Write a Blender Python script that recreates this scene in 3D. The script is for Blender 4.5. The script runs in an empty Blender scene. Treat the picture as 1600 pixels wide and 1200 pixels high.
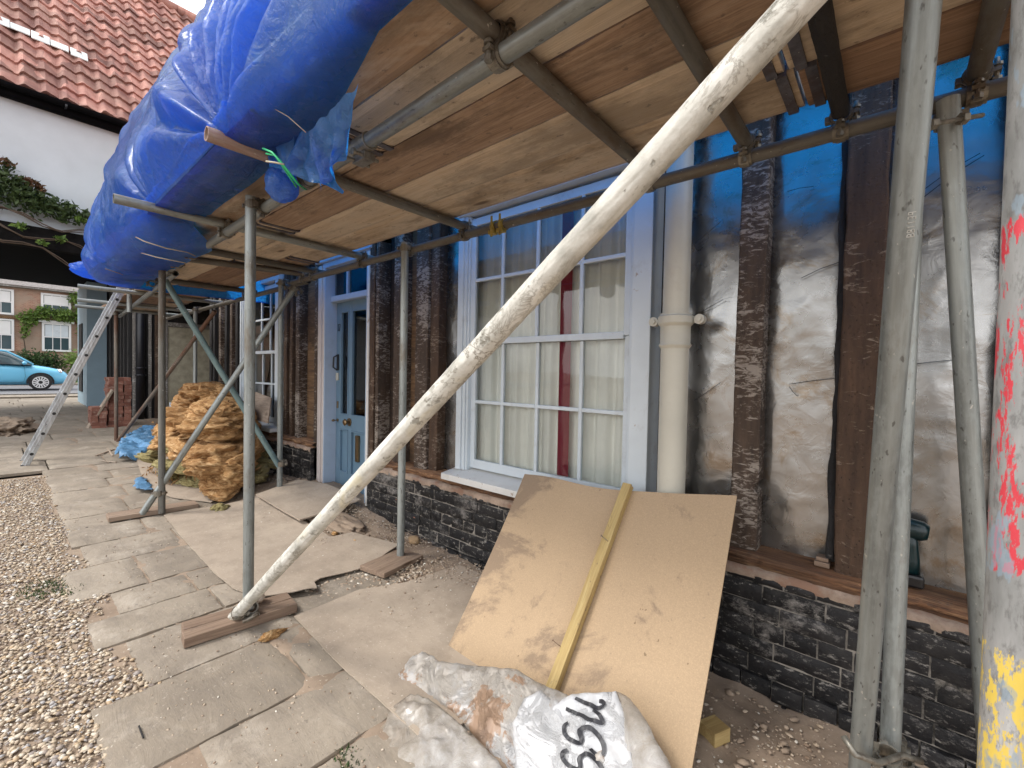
import bpy, bmesh, math, random
import numpy as np
from mathutils import Vector, Matrix, noise as mn
from mathutils.geometry import delaunay_2d_cdt

# ------------------------------------------------------------------ camera
SC = bpy.context.scene
COL = SC.collection
PI = math.pi
F, H = 690.0, 1.3
Xc = Vector((0.757095, 0.030372, -0.652597))      # world X / Y / Z seen in camera axes (right, down, forward)
Yc = Vector((0.653011, -0.004072, 0.757336))
Zc = Vector((0.020346, -0.999530, -0.022917))
for a_, b_, c_ in [(800.0, 600.0, 0)]:
    L_ = Vector((0 - 800, 568 - 600, F)).normalized()
    n_ = L_.cross(Vector((1, .02, 0))).normalized()
    if n_.y > 0: n_ = -n_
    Zc = n_; Xc = -L_; Yc = Zc.cross(Xc)
cam_d = bpy.data.cameras.new('camera'); cam = bpy.data.objects.new('camera', cam_d); COL.objects.link(cam)
cam_d.sensor_width = 36; cam_d.lens = F / 1600 * 36; cam_d.clip_start = .02; cam_d.clip_end = 500
right = Vector((Xc.x, Yc.x, Zc.x)); down = Vector((Xc.y, Yc.y, Zc.y)); fwd = Vector((Xc.z, Yc.z, Zc.z))
m = Matrix((( right.x, -down.x, -fwd.x, 0), (right.y, -down.y, -fwd.y, 0), (right.z, -down.z, -fwd.z, H), (0, 0, 0, 1)))
cam.matrix_world = m
SC.camera = cam
# ------------------------------------------------------------------ world, sun, exposure
SUN_EL, SUN_AZ = math.radians(52), math.radians(215)     # azimuth from +Y clockwise
w = bpy.data.worlds.new('World'); SC.world = w; w.use_nodes = True
nt = w.node_tree; nt.nodes.clear()
sky = nt.nodes.new('ShaderNodeTexSky'); sky.sky_type = 'NISHITA'; sky.sun_disc = False
sky.sun_elevation = SUN_EL; sky.sun_rotation = SUN_AZ; sky.dust_density = 3.0; sky.ozone_density = 1.0
hs = nt.nodes.new('ShaderNodeHueSaturation'); hs.inputs['Saturation'].default_value = .32; hs.inputs['Value'].default_value = 1.25
nt.links.new(sky.outputs[0], hs.inputs['Color'])
tc = nt.nodes.new('ShaderNodeTexCoord'); nz = nt.nodes.new('ShaderNodeTexNoise'); nz.inputs['Scale'].default_value = 2.6; nz.inputs['Detail'].default_value = 6
nt.links.new(tc.outputs['Generated'], nz.inputs['Vector'])
rp = nt.nodes.new('ShaderNodeValToRGB'); rp.color_ramp.elements[0].position = .38; rp.color_ramp.elements[1].position = .6
nt.links.new(nz.outputs[0], rp.inputs[0])
mx = nt.nodes.new('ShaderNodeMix'); mx.data_type = 'RGBA'
nt.links.new(rp.outputs[0], mx.inputs[0]); nt.links.new(hs.outputs[0], mx.inputs[6]); mx.inputs[7].default_value = (13, 13.1, 13.4, 1)
bg = nt.nodes.new('ShaderNodeBackground'); bg.inputs['Strength'].default_value = .135
wo = nt.nodes.new('ShaderNodeOutputWorld')
nt.links.new(mx.outputs[2], bg.inputs[0]); nt.links.new(bg.outputs[0], wo.inputs[0])
sd = bpy.data.lights.new('sun', 'SUN'); sd.energy = 1.5; sd.angle = math.radians(14); sd.color = (1, .96, .9)
so = bpy.data.objects.new('sun', sd); COL.objects.link(so); so.location = (-6, -8, 12)
sdir = Vector((math.sin(SUN_AZ) * math.cos(SUN_EL), math.cos(SUN_AZ) * math.cos(SUN_EL), math.sin(SUN_EL)))
so.rotation_euler = sdir.to_track_quat('Z', 'Y').to_euler()
SC.view_settings.view_transform = 'Standard'; SC.view_settings.look = 'None'
SC.view_settings.exposure = .66; SC.view_settings.gamma = 1
SC.cycles.use_adaptive_sampling = True; SC.cycles.adaptive_threshold = .018
SC.cycles.use_denoising = True
SC.cycles.max_bounces = 8; SC.cycles.diffuse_bounces = 5; SC.cycles.glossy_bounces = 4; SC.cycles.transmission_bounces = 6
SC.cycles.transparent_max_bounces = 10; SC.cycles.caustics_reflective = False; SC.cycles.caustics_refractive = False

# ------------------------------------------------------------------ rays through measured photo points, used for real 3-D positions
def _ray(u, v):
    r = Vector((u - 800, v - 600, F)); return Vector((r.dot(Xc), r.dot(Yc), r.dot(Zc)))
def ony(u, v, y):
    r = _ray(u, v); return r * (y / r.y) + Vector((0, 0, H))
def onx(u, v, x):
    r = _ray(u, v); return r * (x / r.x) + Vector((0, 0, H))
def onz(u, v, z):
    r = _ray(u, v); return r * ((z - H) / r.z) + Vector((0, 0, H))
def ong(u, v, dz=0):
    r = _ray(u, v); return r * ((dz - H) / (r.z + .015 * r.x)) + Vector((0, 0, H))
def onplane(u, v, p0, n):
    r = _ray(u, v); o = Vector((0, 0, H)); return o + r * ((p0 - o).dot(n) / r.dot(n))

# ------------------------------------------------------------------ material DSL
class G:
    def __init__(s, name):
        s.m = bpy.data.materials.new(name); s.m.use_nodes = True; s.t = s.m.node_tree; s.t.nodes.clear()
        s.out = s.t.nodes.new('ShaderNodeOutputMaterial')
        s.tc = s.t.nodes.new('ShaderNodeTexCoord'); s.oi = None
        s.p = s.t.nodes.new('ShaderNodeBsdfPrincipled'); s.t.links.new(s.p.outputs[0], s.out.inputs[0])
        s.rand_vec = None
    def L(s, a, b): s.t.links.new(a, b)
    def setin(s, sock, v):
        if isinstance(v, bpy.types.NodeSocket): s.L(v, sock)
        elif isinstance(v, (tuple, list)) and len(v) == 3 and sock.type == 'RGBA': sock.default_value = (*v, 1)
        else: sock.default_value = v
    def vec(s, sc=(1, 1, 1), rot=(0, 0, 0), rnd=True):
        src = s.tc.outputs['Object']
        if rnd:
            if s.rand_vec is None:
                oi = s.t.nodes.new('ShaderNodeObjectInfo'); ml = s.t.nodes.new('ShaderNodeMath'); ml.operation = 'MULTIPLY'; ml.inputs[1].default_value = 37
                s.L(oi.outputs['Random'], ml.inputs[0]); ad = s.t.nodes.new('ShaderNodeVectorMath'); ad.operation = 'ADD'
                s.L(src, ad.inputs[0]); s.L(ml.outputs[0], ad.inputs[1]); s.rand_vec = ad.outputs[0]
            src = s.rand_vec
        mp = s.t.nodes.new('ShaderNodeMapping'); mp.inputs['Scale'].default_value = sc; mp.inputs['Rotation'].default_value = rot
        s.L(src, mp.inputs[0]); return mp.outputs[0]
    def noise(s, scale=5, detail=4, rough=.55, vec=None, dist=0):
        n = s.t.nodes.new('ShaderNodeTexNoise'); n.inputs['Scale'].default_value = scale; n.inputs['Detail'].default_value = detail
        n.inputs['Roughness'].default_value = rough; n.inputs['Distortion'].default_value = dist
        s.L(vec if vec is not None else s.vec(), n.inputs['Vector']); return n.outputs[0]
    def voro(s, scale=5, feat='F1', vec=None, out=0):
        n = s.t.nodes.new('ShaderNodeTexVoronoi'); n.feature = feat; n.inputs['Scale'].default_value = scale
        s.L(vec if vec is not None else s.vec(), n.inputs['Vector']); return n.outputs[out]
    def wave(s, scale=5, dist=2, detail=2, dscale=1, vec=None, dirn='X'):
        n = s.t.nodes.new('ShaderNodeTexWave'); n.inputs['Scale'].default_value = scale; n.inputs['Distortion'].default_value = dist
        n.inputs['Detail'].default_value = detail; n.inputs['Detail Scale'].default_value = dscale; n.bands_direction = dirn
        s.L(vec if vec is not None else s.vec(), n.inputs['Vector']); return n.outputs['Fac']
    def ramp(s, f, stops, interp='LINEAR'):
        n = s.t.nodes.new('ShaderNodeValToRGB'); n.color_ramp.interpolation = interp
        e = n.color_ramp.elements
        while len(e) < len(stops): e.new(.5)
        for q, (p, c) in zip(e, stops):
            q.position = p; q.color = (c, c, c, 1) if isinstance(c, (int, float)) else (*c, 1)
        s.L(f, n.inputs[0]); return n.outputs[0]
    def mix(s, f, a, b, mode='MIX'):
        n = s.t.nodes.new('ShaderNodeMix'); n.data_type = 'RGBA'; n.blend_type = mode
        s.setin(n.inputs[0], f); s.setin(n.inputs[6], a); s.setin(n.inputs[7], b); return n.outputs[2]
    def math(s, op, a, b=0.0, c=None):
        n = s.t.nodes.new('ShaderNodeMath'); n.operation = op; s.setin(n.inputs[0], a); s.setin(n.inputs[1], b)
        if c is not None: s.setin(n.inputs[2], c)
        return n.outputs[0]
    def sep(s, vec):
        n = s.t.nodes.new('ShaderNodeSeparateXYZ'); s.L(vec, n.inputs[0]); return n.outputs
    def island(s):
        n = s.t.nodes.new('ShaderNodeNewGeometry'); return n.outputs['Random Per Island']
    def rnd(s):
        n = s.t.nodes.new('ShaderNodeObjectInfo'); return n.outputs['Random']
    def bump(s, h, strength=.4, dist=.01, nrm=None):
        n = s.t.nodes.new('ShaderNodeBump'); n.inputs['Strength'].default_value = strength; n.inputs['Distance'].default_value = dist
        s.L(h, n.inputs['Height'])
        if nrm is not None: s.L(nrm, n.inputs['Normal'])
        return n.outputs[0]
    def end(s, base, rough=.6, metal=0, normal=None, spec=None):
        s.setin(s.p.inputs['Base Color'], base); s.setin(s.p.inputs['Roughness'], rough); s.setin(s.p.inputs['Metallic'], metal)
        if normal is not None: s.L(normal, s.p.inputs['Normal'])
        if spec is not None: s.setin(s.p.inputs['Specular IOR Level'], spec)
        return s.m

def mat_simple(name, c, r=.6, metal=0, var=.25, sc=9, bump=.15, bd=.004, spec=None):
    g = G(name); n = g.noise(sc, 6, .6)
    dk = tuple(x * (1 - var) for x in c); lt = tuple(min(1, x * (1 + var)) for x in c)
    col = g.ramp(n, [(.3, dk), (.7, lt)])
    return g.end(col, r, metal, g.bump(g.noise(sc * 8, 4), bump, bd), spec)

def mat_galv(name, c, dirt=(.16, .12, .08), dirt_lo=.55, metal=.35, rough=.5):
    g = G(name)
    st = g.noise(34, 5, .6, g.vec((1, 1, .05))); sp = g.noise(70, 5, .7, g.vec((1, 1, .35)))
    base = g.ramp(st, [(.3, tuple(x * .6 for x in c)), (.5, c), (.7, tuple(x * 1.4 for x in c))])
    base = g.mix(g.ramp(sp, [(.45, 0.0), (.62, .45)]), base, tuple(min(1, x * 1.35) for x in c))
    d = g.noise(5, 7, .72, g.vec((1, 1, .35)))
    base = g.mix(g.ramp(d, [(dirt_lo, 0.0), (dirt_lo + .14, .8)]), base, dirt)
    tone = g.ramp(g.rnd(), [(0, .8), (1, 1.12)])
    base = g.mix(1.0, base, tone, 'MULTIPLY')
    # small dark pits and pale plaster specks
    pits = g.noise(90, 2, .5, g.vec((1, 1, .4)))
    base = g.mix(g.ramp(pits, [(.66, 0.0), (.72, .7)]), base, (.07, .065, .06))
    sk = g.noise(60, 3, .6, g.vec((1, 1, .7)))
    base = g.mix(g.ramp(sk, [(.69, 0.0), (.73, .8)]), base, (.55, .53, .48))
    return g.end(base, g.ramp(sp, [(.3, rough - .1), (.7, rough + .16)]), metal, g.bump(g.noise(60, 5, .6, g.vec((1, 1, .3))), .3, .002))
M = {}
M['galv'] = mat_galv('galvanised steel', (.27, .29, .28), metal=.55, rough=.44)
M['stamp'] = mat_simple('worn raised steel', (.5, .5, .47), .4, .5)
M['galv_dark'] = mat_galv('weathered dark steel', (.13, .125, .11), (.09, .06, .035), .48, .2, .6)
M['galv_rusty'] = mat_galv('rust stained steel', (.16, .14, .115), (.13, .055, .03), .42, .15, .65)
M['galv_red'] = mat_galv('faded red tube', (.33, .24, .20), (.22, .09, .06), .5, .05, .55)
M['galv_green'] = mat_galv('faded teal painted tube', (.13, .19, .19), (.06, .10, .11), .5, .1, .5)
M['coupler'] = mat_galv('zinc plated steel', (.24, .225, .19), (.11, .07, .04), .5, .6, .42)

def mat_limed():
    g = G('lime crusted steel')
    c = g.ramp(g.noise(11, 8, .68, g.vec((1, 1, .85))), [(.28, (.30, .295, .26)), (.46, (.50, .49, .44)), (.62, (.66, .65, .60)), (.76, (.76, .75, .71))])
    y = g.noise(9, 4, .6, g.vec((1, 1, .5)), .8)
    c = g.mix(g.ramp(y, [(.58, 0.0), (.7, .6)]), c, (.55, .49, .32))
    v = g.vec((1, 1, .6)); nn = g.noise(22, 6, .65, v, .6)
    crack = g.ramp(nn, [(.47, 0.0), (.5, 1.0), (.53, 0.0)])
    msk = g.ramp(g.noise(3, 3, .5), [(.45, 0.0), (.6, 1.0)])
    c = g.mix(g.math('MULTIPLY', crack, msk), c, (.22, .2, .16))
    chips = g.noise(34, 5, .65, g.vec((1, 1, .75)))
    c = g.mix(g.ramp(chips, [(.585, 0.0), (.64, .75)]), c, (.24, .23, .19))
    h = g.math('ADD', g.noise(30, 7, .68, g.vec((1, 1, .85))), g.ramp(chips, [(.62, 1.0), (.7, 0.0)]))
    return g.end(c, .75, 0, g.bump(h, .7, .004))
M['limed'] = mat_limed()

def mat_painted():
    g = G('grey standard splashed with red and yellow paint')
    base = g.ramp(g.noise(12, 6, .62, g.vec((1, 1, .25))), [(.3, (.11, .11, .108)), (.46, (.19, .195, .19)), (.62, (.29, .29, .285)), (.78, (.48, .48, .47))])
    base = g.mix(g.ramp(g.noise(110, 5, .7, g.vec((1, 1, .3))), [(.5, 0.0), (.62, .6)]), base, (.09, .088, .085))
    z = g.sep(g.tc.outputs['Object'])[2]
    ln = g.noise(70, 7, .7, g.vec((1, 1, .2)))
    mr = g.math('MULTIPLY', g.ramp(z, [(0, 0.0), (1, 1.0)]), 1)
    # world z is stored as the object's own z (object stands at z 0)
    def band(z0, z1, soft):
        a = g.math('SUBTRACT', z, z0); a = g.math('DIVIDE', a, soft); a = g.math('MINIMUM', a, 1.0); a = g.math('MAXIMUM', a, 0.0)
        b = g.math('SUBTRACT', z1, z); b = g.math('DIVIDE', b, soft); b = g.math('MINIMUM', b, 1.0); b = g.math('MAXIMUM', b, 0.0)
        return g.math('MULTIPLY', a, b)
    ln = g.math('ADD', g.math('MULTIPLY', ln, .72), g.math('MULTIPLY', g.noise(260, 5, .7, g.vec((1, 1, .25))), .28))
    red = g.ramp(g.math('MULTIPLY', ln, band(1.02, 1.55, .06)), [(.515, 0.0), (.54, .95)])
    c = g.mix(red, base, (.50, .028, .045))
    yn = g.math('ADD', g.math('MULTIPLY', g.noise(60, 7, .72, g.vec((1, 1, .35))), .75), g.math('MULTIPLY', g.noise(240, 5, .7, g.vec((1, 1, .3))), .25))
    yl = g.ramp(g.math('MULTIPLY', yn, band(.4, 1.03, .05)), [(.485, 0.0), (.515, .95)])
    c = g.mix(yl, c, (.60, .44, .07))
    bl = g.noise(50, 3, .6, g.vec((1, 1, .35)))
    c = g.mix(g.ramp(bl, [(.62, 0.0), (.66, .6)]), c, (.2, .27, .33))
    return g.end(c, .5, .1, g.bump(g.noise(60, 5, .65, g.vec((1, 1, .4))), .4, .002))
M['painted'] = mat_painted()

def mat_board(name, c1, c2, c3, stain=.5, grain=1.0, bmp=.35, dusty=False):
    """timber with grain along local X"""
    g = G(name)
    v = g.vec((.6, 9, 9)); gr = g.noise(5, 7, .62, v, .5); fine = g.noise(18, 5, .6, g.vec((.35, 14, 14)))
    c = g.ramp(gr, [(.28, c1), (.5, c2), (.72, c3)])
    c = g.mix(g.ramp(fine, [(.5, 0.0), (.64, .45 * grain)]), c, tuple(x * .55 for x in c1))
    tone = g.ramp(g.rnd(), [(0, (.62, .52, .45)), (.35, (.84, .76, .70)), (.65, (1.0, .98, .95)), (1, (1.16, 1.16, 1.14))])
    c = g.mix(1.0, c, tone, 'MULTIPLY')
    if dusty:
        du = g.noise(3.2, 7, .68, g.vec((.7, 1.5, 1.5)), .5); c = g.mix(g.ramp(du, [(.42, 0.0), (.6, .75)]), c, (.56, .475, .375))
    big = g.noise(2.2, 8, .72, g.vec((.6, 1.6, 1.6)))
    c = g.mix(g.ramp(big, [(.50, 0.0), (.62, stain)]), c, tuple(x * .45 for x in c1))
    kn = g.voro(1.6, 'F1', g.vec((.9, 3.2, 3.2)))
    c = g.mix(g.ramp(kn, [(.05, .75), (.11, 0.0)]), c, (.07, .035, .018))
    ml = g.noise(34, 4, .6, g.vec((.7, 1, 1)))
    c = g.mix(g.ramp(ml, [(.63, 0.0), (.69, .55)]), c, (.09, .07, .06))
    h = g.math('ADD', fine, g.math('MULTIPLY', gr, .6))
    return g.end(c, .78, 0, g.bump(h, bmp, .003))
M['deck'] = mat_board('worn scaffold board', (.38, .29, .20), (.50, .395, .285), (.62, .515, .40), .7, .55, .4, True)
M['deck_dark'] = mat_board('brown stained scaffold board', (.20, .13, .085), (.30, .205, .14), (.40, .30, .22), .7, .7, .5, False)
M['deck_pale'] = mat_board('cement dusted scaffold board', (.46, .37, .27), (.58, .475, .355), (.69, .59, .46), .6, .6, .5, True)
M['pad'] = mat_board('grey sole board', (.24, .18, .14), (.36, .29, .23), (.44, .37, .30), .35)
M['batten'] = mat_board('treated pale batten', (.36, .26, .11), (.50, .39, .17), (.60, .50, .25), .15, .6)
M['rotten'] = mat_board('rotten sole plate timber', (.07, .035, .02), (.30, .165, .085), (.60, .41, .24), .5, 1.5, 1.0)
M['steelband'] = mat_galv('hoop iron', (.12, .12, .14), (.09, .06, .05), .45, .5, .5)

def mat_stud(name, dark, light, amount):
    """old oak stud: lath scars are short pale horizontal plaster ridges across the face"""
    g = G(name)
    c = g.ramp(g.noise(9, 6, .65, g.vec((3, 3, .5))), [(.3, tuple(x * .5 for x in dark)), (.6, dark), (.8, tuple(x * 1.7 for x in dark))])
    lz = g.noise(6, 6, .72, g.vec((3.2, 3.2, 9)), .9)
    big = g.noise(3.5, 3, .5)
    t = g.math('ADD', lz, g.math('MULTIPLY', g.math('SUBTRACT', big, .5), .5))
    c = g.mix(g.ramp(t, [(amount, 0.0), (amount + .09, .75)]), c, light)
    hol = g.voro(85, 'F1', g.vec((1, 1, .7)))
    hm = g.ramp(g.noise(5, 3), [(.5, 0.0), (.58, 1.0)]); c = g.mix(g.math('MULTIPLY', g.ramp(hol, [(.09, .9), (.17, 0.0)]), hm), c, (.004, .003, .003))
    vg = g.noise(14, 6, .7, g.vec((4, 4, .5))); h = g.math('ADD', g.math('ADD', g.math('MULTIPLY', lz, .9), g.math('MULTIPLY', vg, 1.1)), g.ramp(hol, [(.1, 0.0), (.25, .6)]))
    return g.end(c, .82, 0, g.bump(h, .8, .008))
M['stud'] = mat_stud('scarred old oak', (.075, .048, .032), (.38, .33, .28), .52)
M['stud_brown'] = mat_stud('wormy brown oak', (.085, .048, .028), (.30, .24, .18), .585)
M['stud_black'] = mat_stud('tarred oak', (.02, .018, .018), (.2, .19, .18), .68)
M['stud_grey'] = mat_stud('pale weathered upright', (.22, .2, .18), (.5, .49, .46), .55)
M['darkboard'] = mat_board('dark boarding', (.02, .014, .01), (.045, .03, .02), (.08, .05, .035), .6)
M['brownboard'] = mat_board('brown backing board', (.06, .03, .015), (.15, .085, .04), (.24, .15, .08), .7)

def mat_brick():
    g = G('black painted brick')
    n = g.noise(5, 7, .7); isl = g.island()
    c = g.mix(isl, (.006, .006, .007), (.018, .017, .018))
    c = g.mix(g.ramp(g.noise(8, 6, .75), [(.5, 0.0), (.72, .5)]), c, (.06, .055, .05))
    worn = g.noise(2.6, 9, .8, g.vec((1, 1, 1.4)))
    c = g.mix(g.ramp(worn, [(.525, 0.0), (.63, .75)]), c, (.32, .295, .27))
    dst = g.noise(24, 6, .75, g.vec((1, 1, 2.2)))
    c = g.mix(g.ramp(dst, [(.57, 0.0), (.66, .6)]), c, (.42, .39, .35))
    fl = g.noise(7, 5, .6, g.vec((1, 1, 2)), .3)
    c = g.mix(g.ramp(fl, [(.72, 0.0), (.735, .9)]), c, (.36, .15, .10))
    h = g.noise(30, 7, .7)
    return g.end(c, g.ramp(n, [(.35, .42), (.65, .7)]), 0, g.bump(g.math('ADD', h, g.noise(7, 3)), .9, .006), .35)
M['brick_black'] = mat_brick()
def mat_mortar(name, c, blk):
    g = G(name)
    col = g.ramp(g.noise(5, 7, .7), [(.42, blk), (.52, tuple(x * .6 for x in c)), (.68, c)])
    return g.end(col, .9, 0, g.bump(g.noise(45, 6, .7), .8, .006))
M['mortar'] = mat_mortar('lime mortar half blacked', (.40, .36, .31), (.012, .012, .012))
M['bed_mortar'] = mat_mortar('pink brown bed mortar', (.50, .37, .28), (.26, .15, .1))
def mat_redbrick():
    g = G('red brick'); c = g.mix(g.rnd(), (.15, .055, .038), (.30, .13, .09))
    c = g.mix(g.ramp(g.noise(14, 6, .7), [(.52, 0.0), (.7, .6)]), c, (.5, .4, .33))
    return g.end(c, .85, 0, g.bump(g.noise(50, 6), .6, .004))
M['redbrick'] = mat_redbrick()

def mat_paint(name, c, flake=.62, dirt=(.25, .22, .19), rough=.45, under=(.35, .27, .2)):
    g = G(name)
    col = g.ramp(g.noise(4, 5, .6), [(.3, tuple(x * .88 for x in c)), (.7, c)])
    col = g.mix(g.ramp(g.noise(6, 7, .75), [(.55, 0.0), (.8, .5)]), col, dirt)
    fl = g.noise(16, 7, .75, g.vec((1, 1, 1)))
    col = g.mix(g.ramp(fl, [(flake, 0.0), (flake + .03, .85)]), col, under)
    h = g.math('ADD', g.ramp(fl, [(flake, 1.0), (flake + .03, 0.0)]), g.math('MULTIPLY', g.noise(30, 4), .4))
    return g.end(col, rough, 0, g.bump(h, .35, .002))
M['frame_white'] = mat_paint('weathered white gloss', (.60, .66, .70), .66)
M['frame_blue'] = mat_paint('pale blue grey gloss', (.43, .52, .64), .70, (.3, .33, .38))
M['sill'] = mat_paint('chipped white sill paint', (.72, .71, .68), .60, (.4, .33, .26))
M['jamb'] = mat_paint('pinkish white paint', (.62, .56, .53), .7, (.5, .42, .36))
M['door_blue'] = mat_paint('dusty blue door paint', (.145, .24, .33), .78, (.24, .29, .33), .42)
M['gate_blue'] = mat_paint('pale blue gate paint', (.30, .42, .50), .7, (.25, .3, .33), .6)
M['cream'] = mat_simple('cream door panel', (.33, .30, .22), .6)
M['pipe'] = mat_paint('cream pipe paint', (.56, .54, .46), .74, (.38, .33, .27), .4)
M['blackiron'] = mat_simple('black cast iron', (.012, .013, .017), .4)
M['blackpaint'] = mat_simple('black paint', (.006, .006, .007), .9, spec=.05)
M['tar'] = mat_simple('tarred beam', (.012, .011, .011), .9, 0, .5, 6, .5, .02, .1)
M['brass'] = mat_simple('tarnished brass', (.22, .15, .08), .35, .8)
M['render'] = mat_simple('white render', (.60, .64, .68), .9, 0, .06, 2)
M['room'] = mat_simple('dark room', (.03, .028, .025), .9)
M['alu'] = mat_galv('aluminium', (.42, .44, .46), (.2, .19, .18), .62, .7, .38)
M['rubber'] = mat_simple('black rubber', (.02, .02, .02), .7)

def mat_glass():
    g = G('old window glass'); t = g.t
    t.nodes.remove(g.p)
    tr = t.nodes.new('ShaderNodeBsdfTransparent'); tr.inputs[0].default_value = (.92, .95, .93, 1)
    gl = t.nodes.new('ShaderNodeBsdfGlossy'); gl.inputs['Roughness'].default_value = .03
    fr = t.nodes.new('ShaderNodeFresnel'); fr.inputs[0].default_value = 1.5
    b = g.bump(g.noise(2.2, 2), .12, .02); g.L(b, gl.inputs['Normal']); g.L(b, fr.inputs['Normal'])
    mixn = t.nodes.new('ShaderNodeMixShader'); m2 = g.math('MULTIPLY', fr.outputs[0], 1.0); m2 = g.math('ADD', m2, .03)
    g.L(m2, mixn.inputs[0]); g.L(tr.outputs[0], mixn.inputs[1]); g.L(gl.outputs[0], mixn.inputs[2]); g.L(mixn.outputs[0], g.out.inputs[0])
    return g.m
M['glass'] = mat_glass()
def mat_curtain(name, c):
    g = G(name); return g.end(g.ramp(g.noise(4, 4), [(.3, tuple(x * .85 for x in c)), (.7, c)]), .95, 0, g.bump(g.noise(120, 2, .5, g.vec((1, 1, .3))), .2, .002))
M['curtain'] = mat_curtain('off white lining curtain', (.88, .87, .82))
M['curtain_red'] = mat_curtain('dark red curtain edge', (.24, .02, .04))

def mat_foil():
    g = G('crinkled aluminium foil insulation')
    c = g.ramp(g.noise(2.5, 5, .6), [(.3, (.26, .255, .245)), (.7, (.40, .395, .385))])
    br = g.noise(4.2, 7, .72, None, 1.2)
    c = g.mix(g.ramp(br, [(.53, 0.0), (.64, .7)]), c, (.24, .18, .12))
    h = g.math('ADD', g.math('MULTIPLY', g.noise(2.6, 3, .5), 2.2), g.math('ADD', g.math('MULTIPLY', g.noise(9, 6, .62, None, .8), .35), g.math('MULTIPLY', g.voro(5.5, 'F1', g.vec((1.6, 1, .8), (0, .5, 0))), .7)))
    return g.end(c, g.ramp(g.noise(6, 4), [(.3, .20), (.7, .34)]), .95, g.bump(h, .30, .02))
M['foil'] = mat_foil()

def mat_tarp():
    g = G('blue polythene tarpaulin'); t = g.t
    wv = g.noise(1.6, 5, .6)
    c = g.ramp(wv, [(.3, (.035, .13, .42)), (.55, (.08, .25, .62)), (.75, (.20, .42, .76))])
    cr = g.noise(5, 8, .72, None, 1.0); ridge = g.math('ABSOLUTE', g.math('SUBTRACT', cr, .5))
    cr2 = g.noise(14, 7, .7, None, .8); ridge2 = g.math('ABSOLUTE', g.math('SUBTRACT', cr2, .5))
    h = g.math('ADD', g.ramp(ridge, [(0, 1.0), (.07, 0.0)]), g.math('MULTIPLY', g.ramp(ridge2, [(0, 1.0), (.09, 0.0)]), .5))
    wn = g.t.nodes.new('ShaderNodeVectorMath'); wn.operation = 'ADD'; nn = g.t.nodes.new('ShaderNodeTexNoise'); nn.inputs['Scale'].default_value = 3; g.L(g.vec(), nn.inputs['Vector']); g.L(nn.outputs['Color'], wn.inputs[0]); g.L(g.vec(), wn.inputs[1])
    h = g.math('ADD', g.math('MULTIPLY', h, .45), g.math('ADD', g.math('MULTIPLY', g.voro(7, 'F1', wn.outputs[0]), 1.2), g.math('MULTIPLY', g.voro(21, 'F1', wn.outputs[0]), .5)))
    pale = g.math('MULTIPLY', g.ramp(ridge2, [(0, .30), (.035, 0.0)]), g.ramp(g.noise(1.1, 3), [(.45, 0.0), (.6, 1.0)]))
    c = g.mix(pale, c, (.25, .38, .7))
    b = g.bump(h, .8, .012)
    g.end(c, g.ramp(wv, [(.3, .2), (.7, .33)]), 0, b, .9)
    g.p.inputs['Coat Weight'].default_value = .5; g.p.inputs['Coat Roughness'].default_value = .16
    tr = t.nodes.new('ShaderNodeBsdfTranslucent'); tr.inputs[0].default_value = (.018, .34, 1.0, 1); g.L(b, tr.inputs['Normal'])
    mixn = t.nodes.new('ShaderNodeMixShader'); mixn.inputs[0].default_value = .64
    g.L(g.p.outputs[0], mixn.inputs[1]); g.L(tr.outputs[0], mixn.inputs[2]); g.L(mixn.outputs[0], g.out.inputs[0])
    return g.m
M['tarp'] = mat_tarp()
M['tarp_pale'] = mat_simple('washed blue polythene', (.10, .24, .42), .4, 0, .4, 4, .6, .02)
M['rope_green'] = mat_simple('green twine', (.02, .42, .16), .5)
M['rope'] = mat_simple('straw coloured cord', (.42, .38, .28), .8)

def mat_mdf(name, c, dirty, edge=False):
    g = G(name)
    f = g.noise(140, 3, .7); col = g.ramp(f, [(.35, tuple(x * .93 for x in c)), (.65, tuple(min(1, x * 1.05) for x in c))])
    col = g.mix(g.ramp(g.noise(2.2, 6, .6), [(.35, .0), (.75, .35)]), col, tuple(x * .72 for x in c))
    st = g.noise(2.4, 8, .72, None, .6)
    if edge:
        ex = g.sep(g.tc.outputs['Object'])[0]; st = g.math('ADD', st, g.ramp(g.math('ABSOLUTE', g.math('ADD', ex, .55)), [(0, .10), (.28, 0.0)]))
        fb = g.noise(220, 2, .6); col = g.mix(g.ramp(fb, [(.5, 0.0), (.62, .35)]), col, tuple(min(1, x * 1.3) for x in c))
        sc2 = g.noise(14, 6, .75, g.vec((1, .25, .25), (0, 0, .6)), .4); col = g.mix(g.ramp(sc2, [(.62, 0.0), (.7, .4)]), col, (.24, .16, .1))
    col = g.mix(g.ramp(st, [(dirty, 0.0), (dirty + .07, .6)]), col, (.17, .12, .085))
    sp = g.noise(26, 3, .6)
    col = g.mix(g.ramp(sp, [(.70, 0.0), (.73, .7)]), col, (.14, .09, .05))
    sp2 = g.noise(60, 3, .6)
    col = g.mix(g.ramp(sp2, [(.68, 0.0), (.72, .5)]), col, (.2, .15, .1))
    return g.end(col, .8, 0, g.bump(f, .15, .001))
M['mdf'] = mat_mdf('tan hardboard', (.42, .30, .185), .555, True)
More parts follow.
